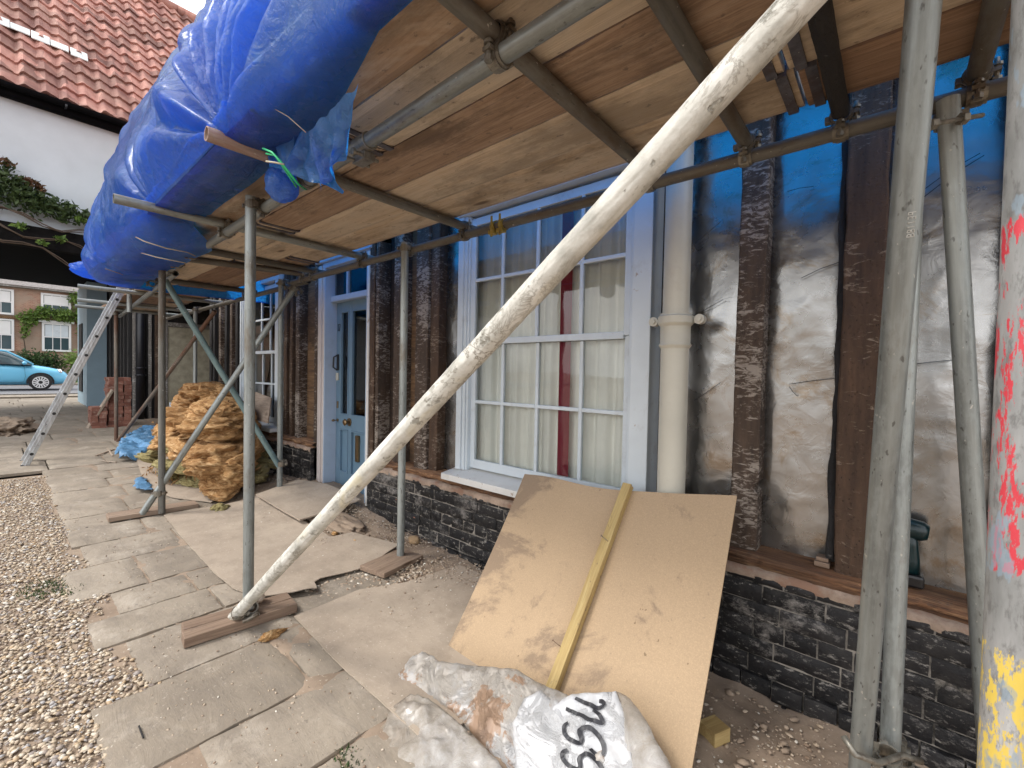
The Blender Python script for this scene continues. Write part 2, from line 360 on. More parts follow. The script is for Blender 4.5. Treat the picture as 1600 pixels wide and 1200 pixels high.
def mat_dusty(name, c, c2):
    g = G(name)
    col = g.ramp(g.noise(1.8, 7, .65, None, .4), [(.3, c2), (.65, c)])
    col = g.mix(g.ramp(g.noise(6, 8, .75), [(.45, 0.0), (.7, .55)]), col, tuple(x * .62 for x in c2))
    d = g.noise(70, 4, .7)
    col = g.mix(g.ramp(d, [(.62, 0.0), (.68, .6)]), col, (.62, .55, .46))
    d2 = g.noise(40, 4, .7)
    col = g.mix(g.ramp(d2, [(.66, 0.0), (.7, .6)]), col, (.13, .09, .065))
    scf = g.noise(9, 6, .7, g.vec((.4, 3, 1), (0, 0, .5)))
    col = g.mix(g.ramp(scf, [(.6, 0.0), (.75, .3)]), col, (.58, .5, .42))
    return g.end(col, .92, 0, g.bump(g.math('ADD', d, g.noise(9, 6)), .35, .004))
M['dusty'] = mat_dusty('dust covered floor sheet', (.42, .345, .27), (.33, .265, .205))
M['dirt'] = mat_dusty('dry builders dirt', (.34, .26, .19), (.24, .175, .125))
def mat_paving():
    g = G('worn york stone paving'); isl = g.island()
    c = g.mix(isl, (.265, .22, .168), (.34, .288, .228))
    c = g.mix(g.ramp(g.noise(2.6, 8, .68, None, .5), [(.38, 0.0), (.62, .65)]), c, (.17, .14, .11))
    c = g.mix(g.ramp(g.noise(3.4, 8, .74), [(.54, 0.0), (.68, .6)]), c, (.44, .385, .32))
    lay = g.noise(5, 8, .7, g.vec((.7, 2.6, 1), (0, 0, .35)), .8)
    c = g.mix(g.ramp(lay, [(.55, 0.0), (.62, .28)]), c, (.17, .145, .12))
    sp = g.noise(60, 4, .7)
    spm = g.math('MULTIPLY', g.ramp(sp, [(.61, 0.0), (.69, .6)]), g.ramp(g.noise(3.1, 5, .7), [(.42, 0.0), (.62, 1.0)])); c = g.mix(spm, c, (.58, .52, .44))
    dk = g.noise(34, 5, .7); c = g.mix(g.ramp(dk, [(.62, 0.0), (.68, .5)]), c, (.13, .11, .09))
    return g.end(c, .9, 0, g.bump(g.math('ADD', g.math('MULTIPLY', lay, 1.2), g.math('MULTIPLY', g.noise(40, 6), .6)), .5, .008))
M['paving'] = mat_paving()
def mat_pebble(name, pal):
    g = G(name); c = g.ramp(g.island(), pal, 'CONSTANT')
    c = g.mix(g.ramp(g.noise(50, 4, .6, g.vec(rnd=False)), [(.4, 0.0), (.7, .4)]), c, (.35, .27, .2))
    return g.end(c, .72, 0, g.bump(g.noise(160, 3), .2, .001))
M['gravel'] = mat_pebble('flint gravel', [(0, (.46, .37, .26)), (.14, (.36, .28, .20)), (.26, (.56, .49, .39)), (.38, (.27, .235, .215)), (.46, (.42, .30, .18)), (.56, (.64, .60, .53)), (.66, (.20, .16, .14)), (.74, (.50, .41, .30)), (.9, (.30, .23, .17)), (.96, (.40, .39, .39))])
M['chips'] = mat_pebble('plaster and stone chips', [(0, (.44, .35, .26)), (.2, (.52, .44, .35)), (.35, (.34, .26, .19)), (.6, (.40, .31, .22)), (.8, (.22, .15, .10)), (.93, (.68, .64, .56))])
def mat_wool(name, c1, c2, c3):
    g = G(name)
    n = g.noise(9, 9, .74, g.vec((1, 1, 3.0)), 2.0); f = g.noise(60, 5, .7, g.vec((1, 1, 3)), .6)
    c = g.ramp(n, [(.36, c1), (.5, c2), (.64, c3)])  # shaded hollows and highlights of the wool are put into these colours
    c = g.mix(g.ramp(g.rnd(), [(0, 0.0), (1, .35)]), c, c1)
    return g.end(c, .95, 0, g.bump(g.math('ADD', g.math('MULTIPLY', n, 1.6), f), .9, .014))
M['wool'] = mat_wool('orange brown mineral wool', (.20, .09, .03), (.50, .275, .105), (.78, .54, .29))
M['slab'] = mat_wool('yellow green mineral wool', (.20, .16, .06), (.36, .30, .13), (.48, .42, .22))
def mat_sack(nm='dirty white woven plastic sack', d1=.44, d2=.585):
    g = G(nm)
    c = g.ramp(g.noise(5, 6, .65), [(.3, (.44, .43, .42)), (.7, (.60, .61, .63))])
    c = g.mix(g.ramp(g.noise(2.6, 7, .65, None, .5), [(d1, 0.0), (d1 + .12, .75)]), c, (.37, .32, .26))
    c = g.mix(g.ramp(g.noise(3.6, 8, .7, None, .6), [(d2, 0.0), (d2 + .03, .8)]), c, (.30, .17, .09))
    wv = g.noise(300, 2, .5); cr = g.noise(6, 7, .7, None, 1.4); r = g.math('ABSOLUTE', g.math('SUBTRACT', cr, .5))
    return g.end(c, .5, 0, g.bump(g.math('ADD', g.ramp(r, [(0, 1.0), (.05, 0.0)]), g.math('ADD', g.math('MULTIPLY', g.noise(18, 6), .5), g.math('MULTIPLY', g.voro(16, 'F1', g.vec((1, 1, 1))), .8))), .65, .006))
M['sack'] = mat_sack(d1=.39, d2=.57); M['sack_white'] = mat_sack('white printed plastic sack', .53, .70)
def mat_clear():
    g = G('dusty clear polythene')
    c = g.ramp(g.noise(5, 7, .7), [(.3, (.26, .21, .16)), (.5, (.42, .375, .32)), (.72, (.66, .64, .62))])
    cr = g.noise(8, 8, .72, None, 1.6); r = g.math('ABSOLUTE', g.math('SUBTRACT', cr, .5))
    g.end(c, .22, 0, g.bump(g.math('ADD', g.ramp(r, [(0, 1.0), (.06, 0.0)]), g.noise(22, 5)), .45, .008), .6)
    tr = g.t.nodes.new('ShaderNodeBsdfTransparent'); mixn = g.t.nodes.new('ShaderNodeMixShader'); g.L(g.ramp(g.noise(6, 4), [(.4, .12), (.7, .5)]), mixn.inputs[0])
    g.L(g.p.outputs[0], mixn.inputs[1]); g.L(tr.outputs[0], mixn.inputs[2]); g.L(mixn.outputs[0], g.out.inputs[0]); return g.m
M['clearbag'] = mat_clear()
M['ink'] = mat_simple('black sack print', (.03, .03, .035), .5, 0, .3, 20)
M['drill'] = mat_simple('teal power tool plastic', (.004, .020, .023), .3)
M['drillblk'] = mat_simple('black tool rubber', (.008, .008, .009), .35)
def mat_leaf(name, a, b):
    g = G(name); c = g.mix(g.island(), a, b); g.end(c, .55, 0)
    tr = g.t.nodes.new('ShaderNodeBsdfTranslucent'); g.L(c, tr.inputs[0]); mixn = g.t.nodes.new('ShaderNodeMixShader'); mixn.inputs[0].default_value = .3
    g.L(g.p.outputs[0], mixn.inputs[1]); g.L(tr.outputs[0], mixn.inputs[2]); g.L(mixn.outputs[0], g.out.inputs[0]); return g.m
M['leaf'] = mat_leaf('creeper leaves', (.03, .055, .02), (.10, .15, .05))
M['leaf_red'] = mat_leaf('reddish leaves', (.12, .05, .03), (.2, .12, .05))
M['leaf_bright'] = mat_leaf('bright climbing leaves', (.07, .14, .02), (.22, .33, .07))
M['leaf_dark'] = mat_leaf('hedge leaves', (.02, .05, .015), (.06, .12, .03))
M['bark'] = mat_simple('twisted bark', (.10, .07, .05), .9)
M['grass'] = mat_leaf('verge grass', (.08, .16, .03), (.16, .28, .06))
M['asphalt'] = mat_simple('asphalt', (.16, .16, .17), .9, 0, .12, 30)
M['carpaint'] = mat_simple('sky blue car paint', (.16, .50, .72), .22, 0, .02, 3, 0)
M['carglass'] = mat_simple('car glass', (.05, .08, .09), .08, 0, .1, 3, 0)
M['chrome'] = mat_simple('chrome', (.75, .75, .75), .2, 1, .05, 3, 0)
M['carwhite'] = mat_simple('white wheel paint', (.75, .75, .74), .35, 0, .03, 3, 0)

def mat_tile():
    g = G('clay pantiles'); c = g.ramp(g.noise(2.2, 6, .7), [(.3, (.22, .10, .085)), (.5, (.36, .18, .145)), (.7, (.46, .27, .215))])
    cell = g.voro(3.4, 'F1', g.vec((1, 1, 1)), 1)
    cl = g.ramp(cell, [(.15, .55), (.85, 1.3)]); c = g.mix(1.0, c, cl, 'MULTIPLY')
    c = g.mix(g.ramp(g.noise(10, 6, .75), [(.56, 0.0), (.7, .5)]), c, (.16, .12, .11))
    c = g.mix(g.ramp(g.noise(7, 6, .75), [(.64, 0.0), (.72, .5)]), c, (.58, .5, .42))
    return g.end(c, .85, 0, g.bump(g.noise(20, 5), .4, .01))
M['tile'] = mat_tile()
M['slate'] = mat_simple('grey tile roof', (.23, .21, .20), .85, 0, .3, 12)
M['lead'] = mat_simple('white lead flashing', (.62, .66, .66), .6)
def mat_streetbrick():
    g = G('street house brick'); t = g.t
    mp = g.vec((1, 1, 1), (PI / 2, 0, PI / 2), rnd=False)
    sx = g.sep(g.tc.outputs['Object']); cm = t.nodes.new('ShaderNodeCombineXYZ'); g.L(sx[1], cm.inputs[0]); g.L(sx[2], cm.inputs[1])
    b = t.nodes.new('ShaderNodeTexBrick'); g.L(cm.outputs[0], b.inputs[0]); b.inputs['Scale'].default_value = 4.4
    b.inputs['Color1'].default_value = (.30, .13, .08, 1); b.inputs['Color2'].default_value = (.42, .24, .16, 1); b.inputs['Mortar'].default_value = (.4, .34, .28, 1)
    c = g.mix(g.ramp(g.noise(1.3, 4), [(.4, 0.0), (.6, .8)]), b.outputs[0], (.33, .26, .2))
    return g.end(c, .9)
M['streetbrick'] = mat_streetbrick()

# ------------------------------------------------------------------ mesh helpers
def wmat(o):
    return o.matrix_basis.copy() if o.parent is None else wmat(o.parent) @ o.matrix_parent_inverse @ o.matrix_basis
def adopt(o, parent):
    o.parent = parent; o.matrix_parent_inverse = wmat(parent).inverted(); return o
def link(name, me, mat=None, parent=None, smooth=False):
    if mat is not None:
        for mm in (mat if isinstance(mat, (list, tuple)) else [mat]): me.materials.append(M[mm] if isinstance(mm, str) else mm)
    if smooth: me.polygons.foreach_set('use_smooth', [True] * len(me.polygons))
    o = bpy.data.objects.new(name, me); COL.objects.link(o)
    if parent is not None: adopt(o, parent)
    return o
def mesh(name, verts, faces, mat=None, parent=None, smooth=False):
    me = bpy.data.meshes.new(name); me.from_pydata([tuple(v) for v in verts], [], [tuple(f) for f in faces]); me.update()
    return link(name, me, mat, parent, smooth)
def tag(o, label, cat, group=None, kind=None):
    if label: o['label'] = label
    if cat: o['category'] = cat
    if group: o['group'] = group
    if kind: o['kind'] = kind
    return o
def empty(name, loc, label, cat, group=None, kind=None, rz=0):
    o = bpy.data.objects.new(name, None); COL.objects.link(o); o.location = loc; o.rotation_euler = (0, 0, rz); o.empty_display_size = .1
    return tag(o, label, cat, group, kind)
class MB:
    """collects simple shapes into one mesh"""
    def __init__(s): s.v = []; s.f = []; s.mi = []
    def add(s, v, f, mi=0):
        o = len(s.v); s.v += [Vector(x) for x in v]; s.f += [tuple(i + o for i in q) for q in f]; s.mi += [mi] * len(f)
    def box(s, x0, x1, y0, y1, z0, z1, mi=0):
        s.add([(x0, y0, z0), (x1, y0, z0), (x1, y1, z0), (x0, y1, z0), (x0, y0, z1), (x1, y0, z1), (x1, y1, z1), (x0, y1, z1)],
              [(0, 3, 2, 1), (4, 5, 6, 7), (0, 1, 5, 4), (1, 2, 6, 5), (2, 3, 7, 6), (3, 0, 4, 7)], mi)
    def obox(s, c, ax, ay, az, hx, hy, hz, mi=0):
        c = Vector(c); vs = []
        for k in (-1, 1):
            for (i, j) in ((-1, -1), (1, -1), (1, 1), (-1, 1)): vs.append(c + ax * hx * i + ay * hy * j + az * hz * k)
        s.add(vs, [(0, 3, 2, 1), (4, 5, 6, 7), (0, 1, 5, 4), (1, 2, 6, 5), (2, 3, 7, 6), (3, 0, 4, 7)], mi)
    def cyl(s, p0, p1, r0, r1=None, n=12, cap=True, mi=0):
        p0, p1 = Vector(p0), Vector(p1); r1 = r0 if r1 is None else r1
        d = (p1 - p0).normalized(); a = d.orthogonal().normalized(); b = d.cross(a); vs = []
        for p, r in ((p0, r0), (p1, r1)):
            for i in range(n): t = 2 * PI * i / n; vs.append(p + (a * math.cos(t) + b * math.sin(t)) * r)
        fs = [(i, (i + 1) % n, n + (i + 1) % n, n + i) for i in range(n)]
        if cap: fs += [tuple(range(n - 1, -1, -1)), tuple(range(n, 2 * n))]
        s.add(vs, fs, mi)
    def path(s, pts, r, n=6, mi=0):
        pts = [Vector(p) for p in pts]; vs = []; fs = []
        a = None
        for k, p in enumerate(pts):
            d = (pts[min(k + 1, len(pts) - 1)] - pts[max(k - 1, 0)]).normalized()
            a = d.orthogonal().normalized() if a is None else (a - d * a.dot(d)).normalized()
            b = d.cross(a); rr = r[k] if isinstance(r, (list, tuple)) else r
            for i in range(n): t = 2 * PI * i / n; vs.append(p + (a * math.cos(t) + b * math.sin(t)) * rr)
        for k in range(len(pts) - 1):
            for i in range(n): fs.append((k * n + i, k * n + (i + 1) % n, (k + 1) * n + (i + 1) % n, (k + 1) * n + i))
        fs += [tuple(range(n - 1, -1, -1)), tuple(range((len(pts) - 1) * n, len(pts) * n))]
        s.add(vs, fs, mi)
    def build(s, name, mat=None, parent=None, smooth=False, bevel=0, seg=2):
        me = bpy.data.meshes.new(name); me.from_pydata([tuple(v) for v in s.v], [], s.f); me.update()
        if any(s.mi): me.polygons.foreach_set('material_index', s.mi)
        o = link(name, me, mat, parent, smooth)
        if bevel:
            b = o.modifiers.new('bevel', 'BEVEL'); b.width = bevel; b.segments = seg; b.limit_method = 'ANGLE'
        return o
def fbm(p, oct=4): return mn.fractal(Vector(p), 1.0, 2.0, oct)
R = random.Random(7)

def tube(name, p0, p1, mat, parent, r=.02415, label=None, rough=0.0, n=28, hollow=True, seglen=.05):
    """scaffold tube: mesh along local z, hollow ends, optional crust"""
    p0, p1 = Vector(p0), Vector(p1); d = p1 - p0; Ln = d.length; vs = []; fs = []
    k = max(2, int(Ln / (seglen if rough else .4))) + 1
    sd_ = R.random() * 50
    for i in range(k):
        z = Ln * i / (k - 1)
        for j in range(n):
            t = 2 * PI * j / n; rr = r
            if rough:
                q = Vector((math.cos(t) * 1.2, math.sin(t) * 1.2, z * 3 + sd_))
                rr += rough * (fbm(q * 2.3, 4) + .5 * abs(mn.noise(q * 7)))
            vs.append((rr * math.cos(t), rr * math.sin(t), z))
    for i in range(k - 1):
        for j in range(n): fs.append((i * n + j, i * n + (j + 1) % n, (i + 1) * n + (j + 1) % n, (i + 1) * n + j))
    # tube wall and dark bore at both ends
    for zi, base, sg in ((0.0, 0, 1), (Ln, (k - 1) * n, -1)):
        o = len(vs)
        for (rr, zz) in ((r * .84, zi), (r * .84, zi + sg * .12)):
            for j in range(n): t = 2 * PI * j / n; vs.append((rr * math.cos(t), rr * math.sin(t), zz))
        for j in range(n):
            j2 = (j + 1) % n
            fs.append((base + j2, base + j, o + j, o + j2)); fs.append((o + j2, o + j, o + n + j, o + n + j2))
        fs.append(tuple(o + n + j for j in range(n)))
    ob = mesh(name, vs, fs, mat, parent)
    me = ob.data; me.polygons.foreach_set('use_smooth', [len(p.vertices) == 4 for p in me.polygons])
    try: me.set_sharp_from_angle(angle=math.radians(40))
    except Exception: pass
    q = d.to_track_quat('Z', 'Y'); ob.matrix_basis = Matrix.Translation(p0) @ q.to_matrix().to_4x4()
    if label: ob['label'] = label
    return ob

def coupler(parent, p, axa, axb, mat='coupler', swivel=False, name='coupler'):
    """double coupler: two clamp bands round crossing tubes with flap bolts; p = world point midway between tube axes"""
    axa, axb = Vector(axa).normalized(), Vector(axb).normalized(); nrm = axa.cross(axb)
    if nrm.length < .2: nrm = axa.orthogonal()
    nrm.normalize(); p = Vector(p); mb = MB()
    for ax, sg in ((axa, -1), (axb, 1)):
        c = p + nrm * sg * .0245; other = nrm.cross(ax).normalized()
        n = 18
        for (w_, ro) in ((.021, .0295), (.012, .0325)):
            vs = []; fs = []
            for zz in (-w_, w_):
                for rr in (ro, .0243):
                    for i in range(n): t = 2 * PI * i / n; vs.append(c + ax * zz + (other * math.cos(t) + nrm * math.sin(t)) * rr)
            for i in range(n):
                j = (i + 1) % n
                fs += [(i, j, 2 * n + j, 2 * n + i), (n + j, n + i, 3 * n + i, 3 * n + j), (j, i, n + i, n + j), (2 * n + i, 2 * n + j, 3 * n + j, 3 * n + i)]
            mb.add(vs, fs)
        # hinge lug one side, flap bolt and nut the other
        mb.obox(c + other * .034 - nrm * sg * .004, ax, other, nrm, .012, .009, .009)
        mb.obox(c - other * .036, ax, other, nrm, .013, .010, .005)
        mb.cyl(c - other * .037 - nrm * .028, c - other * .037 + nrm * .034, .0058, n=8)
        mb.cyl(c - other * .037 - nrm * .03, c - other * .037 - nrm * .017, .011, n=6)
        mb.cyl(c - other * .037 + nrm * .012, c - other * .037 + nrm * .019, .012, n=10)
    mb.obox(p, axa, axb, nrm, .02, .02, .006)
    o = mb.build(name, mat, parent); return o


# ================================================================== GROUND
def gz(x, y):
    """height of the made ground"""
    z = -.015 * x if x > -60 else .9
    if -9 < x < 1.5 and y > 1.2:
        k = min(1, (y - 1.2) / .8)
        z += .012 * k * (1 + mn.noise(Vector((x * 1.5, y * 1.5, 0))))
        if x < -1.8: z += .06 * k * k * math.exp(-((x + 3.6) / .9) ** 2) + .07 * k * math.exp(-((x + 4.6) / .7) ** 2) * min(1, (y - 1.2) / .5)
    return z
def sheet(name, x0, x1, y0, y1, step, dz, mat, kind='structure', rough=0.0, parent=None):
    nx = max(2, int((x1 - x0) / step) + 1); ny = max(2, int((y1 - y0) / step) + 1); vs = []; fs = []
    for j in range(ny):
        for i in range(nx):
            x = x0 + (x1 - x0) * i / (nx - 1); y = y0 + (y1 - y0) * j / (ny - 1)
            z = gz(x, y) + dz + (rough * (fbm((x * 5, y * 5, 3), 5) + .35 * fbm((x * 22, y * 22, 3), 3)) if rough else 0)
            vs.append((x, y, z))
    for j in range(ny - 1):
        for i in range(nx - 1): a = j * nx + i; fs.append((a, a + 1, a + nx + 1, a + nx))
    o = mesh(name, vs, fs, mat, parent, True)
    if kind: o['kind'] = kind
    return o
# base ground to the horizon
mesh('ground', [(-200, -200, 2.9), (200, -200, -3.1), (200, 200, -3.1), (-200, 200, 2.9)], [(0, 1, 2, 3)], 'dirt')['kind'] = 'structure'
sheet('earth', -14, 1.6, .55, 2.2, .03, .006, 'dirt', rough=.022)
sheet('gravel_bed', -6.9, 1.6, -1.6, .5, .1, .004, 'dirt', rough=.01)

# paving: worn slabs with open joints, ragged towards the gravel
def paving():
    mb = MB(); rr = random.Random(3)
    x = -1.0
    starts = [.30, .42, .20, .36, .26, .38, .22, .34]
    k = 0
    def slab(xa, xb, ya, yb):
        g_ = .007
        xa += g_; xb -= g_; ya += g_; yb -= g_
        if xb - xa < .05 or yb - ya < .05: return
        nx = max(3, int((xb - xa) / .035)); ny = max(3, int((yb - ya) / .035)); dz = rr.uniform(-.003, .004); tl = rr.uniform(-.006, .006); s = rr.random() * 99
        vs = []; fs = []
        for j in range(ny + 1):
            for i in range(nx + 1):
                u, v = i / nx, j / ny; e = min(u * (xb - xa), (1 - u) * (xb - xa), v * (yb - ya), (1 - v) * (yb - ya))
                wob = .006
                X = xa + (xb - xa) * u + wob * mn.noise(Vector((v * 7, s, 0))) * (1 if i in (0, nx) else .3)
                Y = ya + (yb - ya) * v + wob * mn.noise(Vector((u * 7, s + 9, 0))) * (1 if j in (0, ny) else .3)
                z = -.015 * X + .020 + dz + tl * (u - .5) + .0035 * fbm((X * 6, Y * 9, s), 5)
                if e < .022: z -= .010 * (1 - e / .022) ** 2
                vs.append((X, Y, z))
        n0 = len(vs)
        for j in range(ny):
            for i in range(nx): a = j * (nx + 1) + i; fs.append((a, a + 1, a + nx + 2, a + nx + 1))
        ring = [i for i in range(nx + 1)] + [j * (nx + 1) + nx for j in range(1, ny + 1)] + [ny * (nx + 1) + i for i in range(nx - 1, -1, -1)] + [j * (nx + 1) for j in range(ny - 1, 0, -1)]
        vs += [(vs[i][0], vs[i][1], vs[i][2] - .03) for i in ring]; L = len(ring)
        for q in range(L): fs.append((ring[q], n0 + q, n0 + (q + 1) % L, ring[(q + 1) % L]))
        mb.add(vs, fs)
    while x > -7.0:
        wd = rr.choice([.30, .36, .42, .46]) if x > -3 else rr.choice([.34, .42, .5])
        y = starts[k % 8] if x > -4.2 else .28 + .03 * rr.random(); k += 1
        while y < 1.5:
            ln = rr.choice([.34, .42, .5, .62]); slab(x - wd, x, y, min(y + ln, 1.6)); y += ln
        x -= wd
    while x > -19:
        wd = rr.choice([.5, .6, .7]); y = -3.6 + rr.random() * .3
        while y < (1.6 if x > -12 else 1.45):
            ln = rr.choice([.5, .7, .9]); 
            slab(x - wd, x, y, y + ln); y += ln
        x -= wd
    o = mb.build('paving', 'paving', smooth=True); o['kind'] = 'structure'
    try: o.data.set_sharp_from_angle(angle=math.radians(50))
    except Exception: pass
paving()

def scatter(name, n, posfn, smin, smax, mat, label=None, cat=None, flat=.5, seed=1, sub=0, kind='stuff'):
    rs = np.random.RandomState(seed)
    bm = bmesh.new(); bmesh.ops.create_icosphere(bm, subdivisions=1 + sub, radius=1); base = np.array([v.co[:] for v in bm.verts]); tris = np.array([[v.index for v in f.verts] for f in bm.faces]); bm.free()
    nv, nf = len(base), len(tris); V = np.empty((n, nv, 3)); 
    for i in range(n):
        p = posfn(rs)
        s = smin + (smax - smin) * rs.rand() ** 2.2
        b = base * (1 + rs.uniform(-.28, .28, (nv, 1)))
        b = b * np.array([s * rs.uniform(.8, 1.35), s * rs.uniform(.6, 1.0), s * rs.uniform(flat * .6, flat * 1.2)])
        a, t = rs.rand() * 2 * PI, rs.uniform(-.35, .35)
        Rz = np.array([[math.cos(a), -math.sin(a), 0], [math.sin(a), math.cos(a), 0], [0, 0, 1]]); Rx = np.array([[1, 0, 0], [0, math.cos(t), -math.sin(t)], [0, math.sin(t), math.cos(t)]])
        b = b @ (Rz @ Rx).T; V[i] = b + np.array([p[0], p[1], p[2] + s * flat * .35])
    Fc = (tris[None] + (np.arange(n) * nv)[:, None, None]).reshape(-1)
    me = bpy.data.meshes.new(name); me.vertices.add(n * nv); me.vertices.foreach_set('co', V.reshape(-1)); me.loops.add(len(Fc)); me.loops.foreach_set('vertex_index', Fc.astype(np.int32))
    me.polygons.add(n * nf); me.polygons.foreach_set('loop_start', np.arange(0, n * nf * 3, 3, dtype=np.int32)); me.polygons.foreach_set('loop_total', np.full(n * nf, 3, dtype=np.int32))
    me.update(calc_edges=True); me.validate()
    o = link(name, me, mat); 
    if kind: o['kind'] = kind
    return tag(o, label, cat)
def near_pos(x0, x1, y0, y1, bias, zf, test=None):
    def f(rs):
        while True:
            x = x1 - (x1 - x0) * rs.rand() ** bias; y = y0 + (y1 - y0) * rs.rand()
            if test is None or test(x, y, rs): return (x, y, zf(x, y))
    return f
def edge_y(x): return .27 + .06 * math.sin(x * 5.1) + .05 * mn.noise(Vector((x * 3, 1, 0)))
scatter('gravel', 27000, near_pos(-6.8, -.9, -.35, .42, 1.7, lambda x, y: -.015 * x + .010, lambda x, y, rs: y < edge_y(x) + .10 * rs.rand()), .0045, .0125, 'gravel', 'loose multicoloured flint gravel along the edge of the paving', 'gravel', .5, 5)
scatter('rubble_chips', 5600, near_pos(-5.6, .05, 1.15, 2.0, 1.2, lambda x, y: gz(x, y) + .010, lambda x, y, rs: rs.rand() < .25 + .75 * (mn.noise(Vector((x * 2.2, y * 2.2, 5))) > -.05) * (y - .9)), .0025, .011, 'chips', 'small plaster and stone chips littering the dirt by the brick plinth', 'rubble', .5, 9)
scatter('stone_debris', 1500, near_pos(-2.5, -1.95, 1.1, 1.75, 1, lambda x, y: gz(x, y) + .012), .005, .016, 'chips', 'pale stone chips piled between the floor sheets', 'stones', .55, 10)
scatter('dust_grit', 4200, near_pos(-4.2, -.9, 1.15, 2.0, 1.1, lambda x, y: gz(x, y) + .034, lambda x, y, rs: rs.rand() < ((y - 1.1) / .9) ** 2.2 * (.3 + 1.4 * (mn.noise(Vector((x * 3, y * 3, 8))) > 0))), .0015, .008, 'chips', 'fine crumbs of plaster on the floor sheets towards the plinth', 'grit', .5, 17)
scatter('clods', 300, near_pos(-5.3, .05, 1.45, 2.0, 1.0, lambda x, y: gz(x, y) + .012, lambda x, y, rs: rs.rand() < (y - 1.3)), .006, .019, 'dirt', 'brown clods of dirt and broken mortar along the foot of the plinth', 'dirt', .6, 19)
scatter('grit', 1500, near_pos(-5, -1.0, .35, 1.2, 1.3, lambda x, y: -.015 * x + .022), .0015, .006, 'chips', 'scattered grit lying on the paving slabs', 'grit', .5, 11)

# ================================================================== THE TERRACE (main house)
house = empty('timber_framed_house', (-2, 2.1, 0), 'stripped timber framed cottage front with black brick plinth and foil between studs', 'house')
# brick plinth
def plinth(x0, x1, name, yb=2.03, ztop=.49, parent=house, seed=1):
    rr = random.Random(seed); mb = MB(); bh, bl = .068, .215; jt = .006; z = -.06; row = 0
    while z < ztop - .02:
        x = x0 - (.11 if row % 2 else 0) - rr.random() * .05; header = row % 3 == 1
        while x < x1:
            l = (.105 if (header or rr.random() < .12) else bl) * rr.uniform(.95, 1.04)
            xa, xb = max(x, x0), min(x + l, x1)
            if xb - xa > .025:
                d = rr.uniform(-.004, .006) + (.022 if row == 1 else (.03 if row == 0 else 0)); z0, z1 = z + rr.uniform(-.002, .002), min(z + bh, ztop + .004) + rr.uniform(-.003, .002)
                n = 5; vs = []; fs = []
                s = rr.random() * 50
                nx, nz_ = max(3, int((xb - xa) / .02)), 4
                for j in range(nz_ + 1):
                    for i in range(nx + 1):
                        u, v = i / nx, j / nz_; e = min(u * (xb - xa), (1 - u) * (xb - xa), v * (z1 - z0), (1 - v) * (z1 - z0))
                        off = .005 * max(0, 1 - e / .007) ** 2 + .0028 * fbm((xa * 3 + u * 5 + s, v * 3, s), 4)
                        vs.append((xa + (xb - xa) * u + .002 * mn.noise(Vector((s, v * 3, 0))), yb - d + off, z0 + (z1 - z0) * v + .003 * mn.noise(Vector((u * 2.5, s, 0)))))
                for j in range(nz_):
                    for i in range(nx): a = j * (nx + 1) + i; fs.append((a, a + 1, a + nx + 2, a + nx + 1))
                ring = [i for i in range(nx + 1)] + [j * (nx + 1) + nx for j in range(1, nz_ + 1)] + [nz_ * (nx + 1) + i for i in range(nx - 1, -1, -1)] + [j * (nx + 1) for j in range(nz_ - 1, 0, -1)]
                n0 = len(vs); vs += [(vs[i][0], yb + .04, vs[i][2]) for i in ring]; L = len(ring)
                for q in range(L): fs.append((ring[(q + 1) % L], ring[q], n0 + q, n0 + (q + 1) % L))
                mb.add(vs, fs)
            x += l + jt
        z += bh + jt; row += 1
    o = mb.build(name, 'brick_black', parent, True)
    try: o.data.set_sharp_from_angle(angle=math.radians(60))
    except Exception: pass
    mo = MB(); nx = int((x1 - x0) / .02); vs = []; fs = []; rows = 26
    for j in range(rows + 1):
        for i in range(nx + 1):
            X = x0 + (x1 - x0) * i / nx; Z = -.08 + (ztop + .08) * j / rows
            vs.append((X, yb + .0075 + .003 * fbm((X * 14, Z * 14, 2), 3), Z))
    for j in range(rows):
        for i in range(nx): a = j * (nx + 1) + i; fs.append((a, a + 1, a + nx + 2, a + nx + 1))
    mo.add(vs, fs); mo.build('mortar_joints', 'mortar', o, True)
    bd = MB(); vs = []; fs = []   # rough bed of mortar over the top course
    for i in range(nx + 1):
        X = x0 + (x1 - x0) * i / nx; n1 = fbm((X * 9, 0, seed), 4)
        f0 = yb - .004 + .008 * n1
        vs += [(X, f0 + .004, ztop - .014 - .016 * abs(n1)), (X, f0, ztop + .008), (X, f0 + .012, ztop + .024 + .007 * n1), (X, yb + .2, ztop + .026)]
    for i in range(nx):
        for k in range(3): fs.append((i * 4 + k, i * 4 + 4 + k, i * 4 + 5 + k, i * 4 + 1 + k))
    bd.add(vs, fs); bd.build('mortar_bed', 'bed_mortar', o, True)
    return o
plinth(-3.36, .62, 'brick_plinth', seed=1)
plinth(-7.8, -4.40, 'brick_plinth', seed=2)
for (xa, xb, yd) in ((-3.36, -3.33, 0),):
    pass
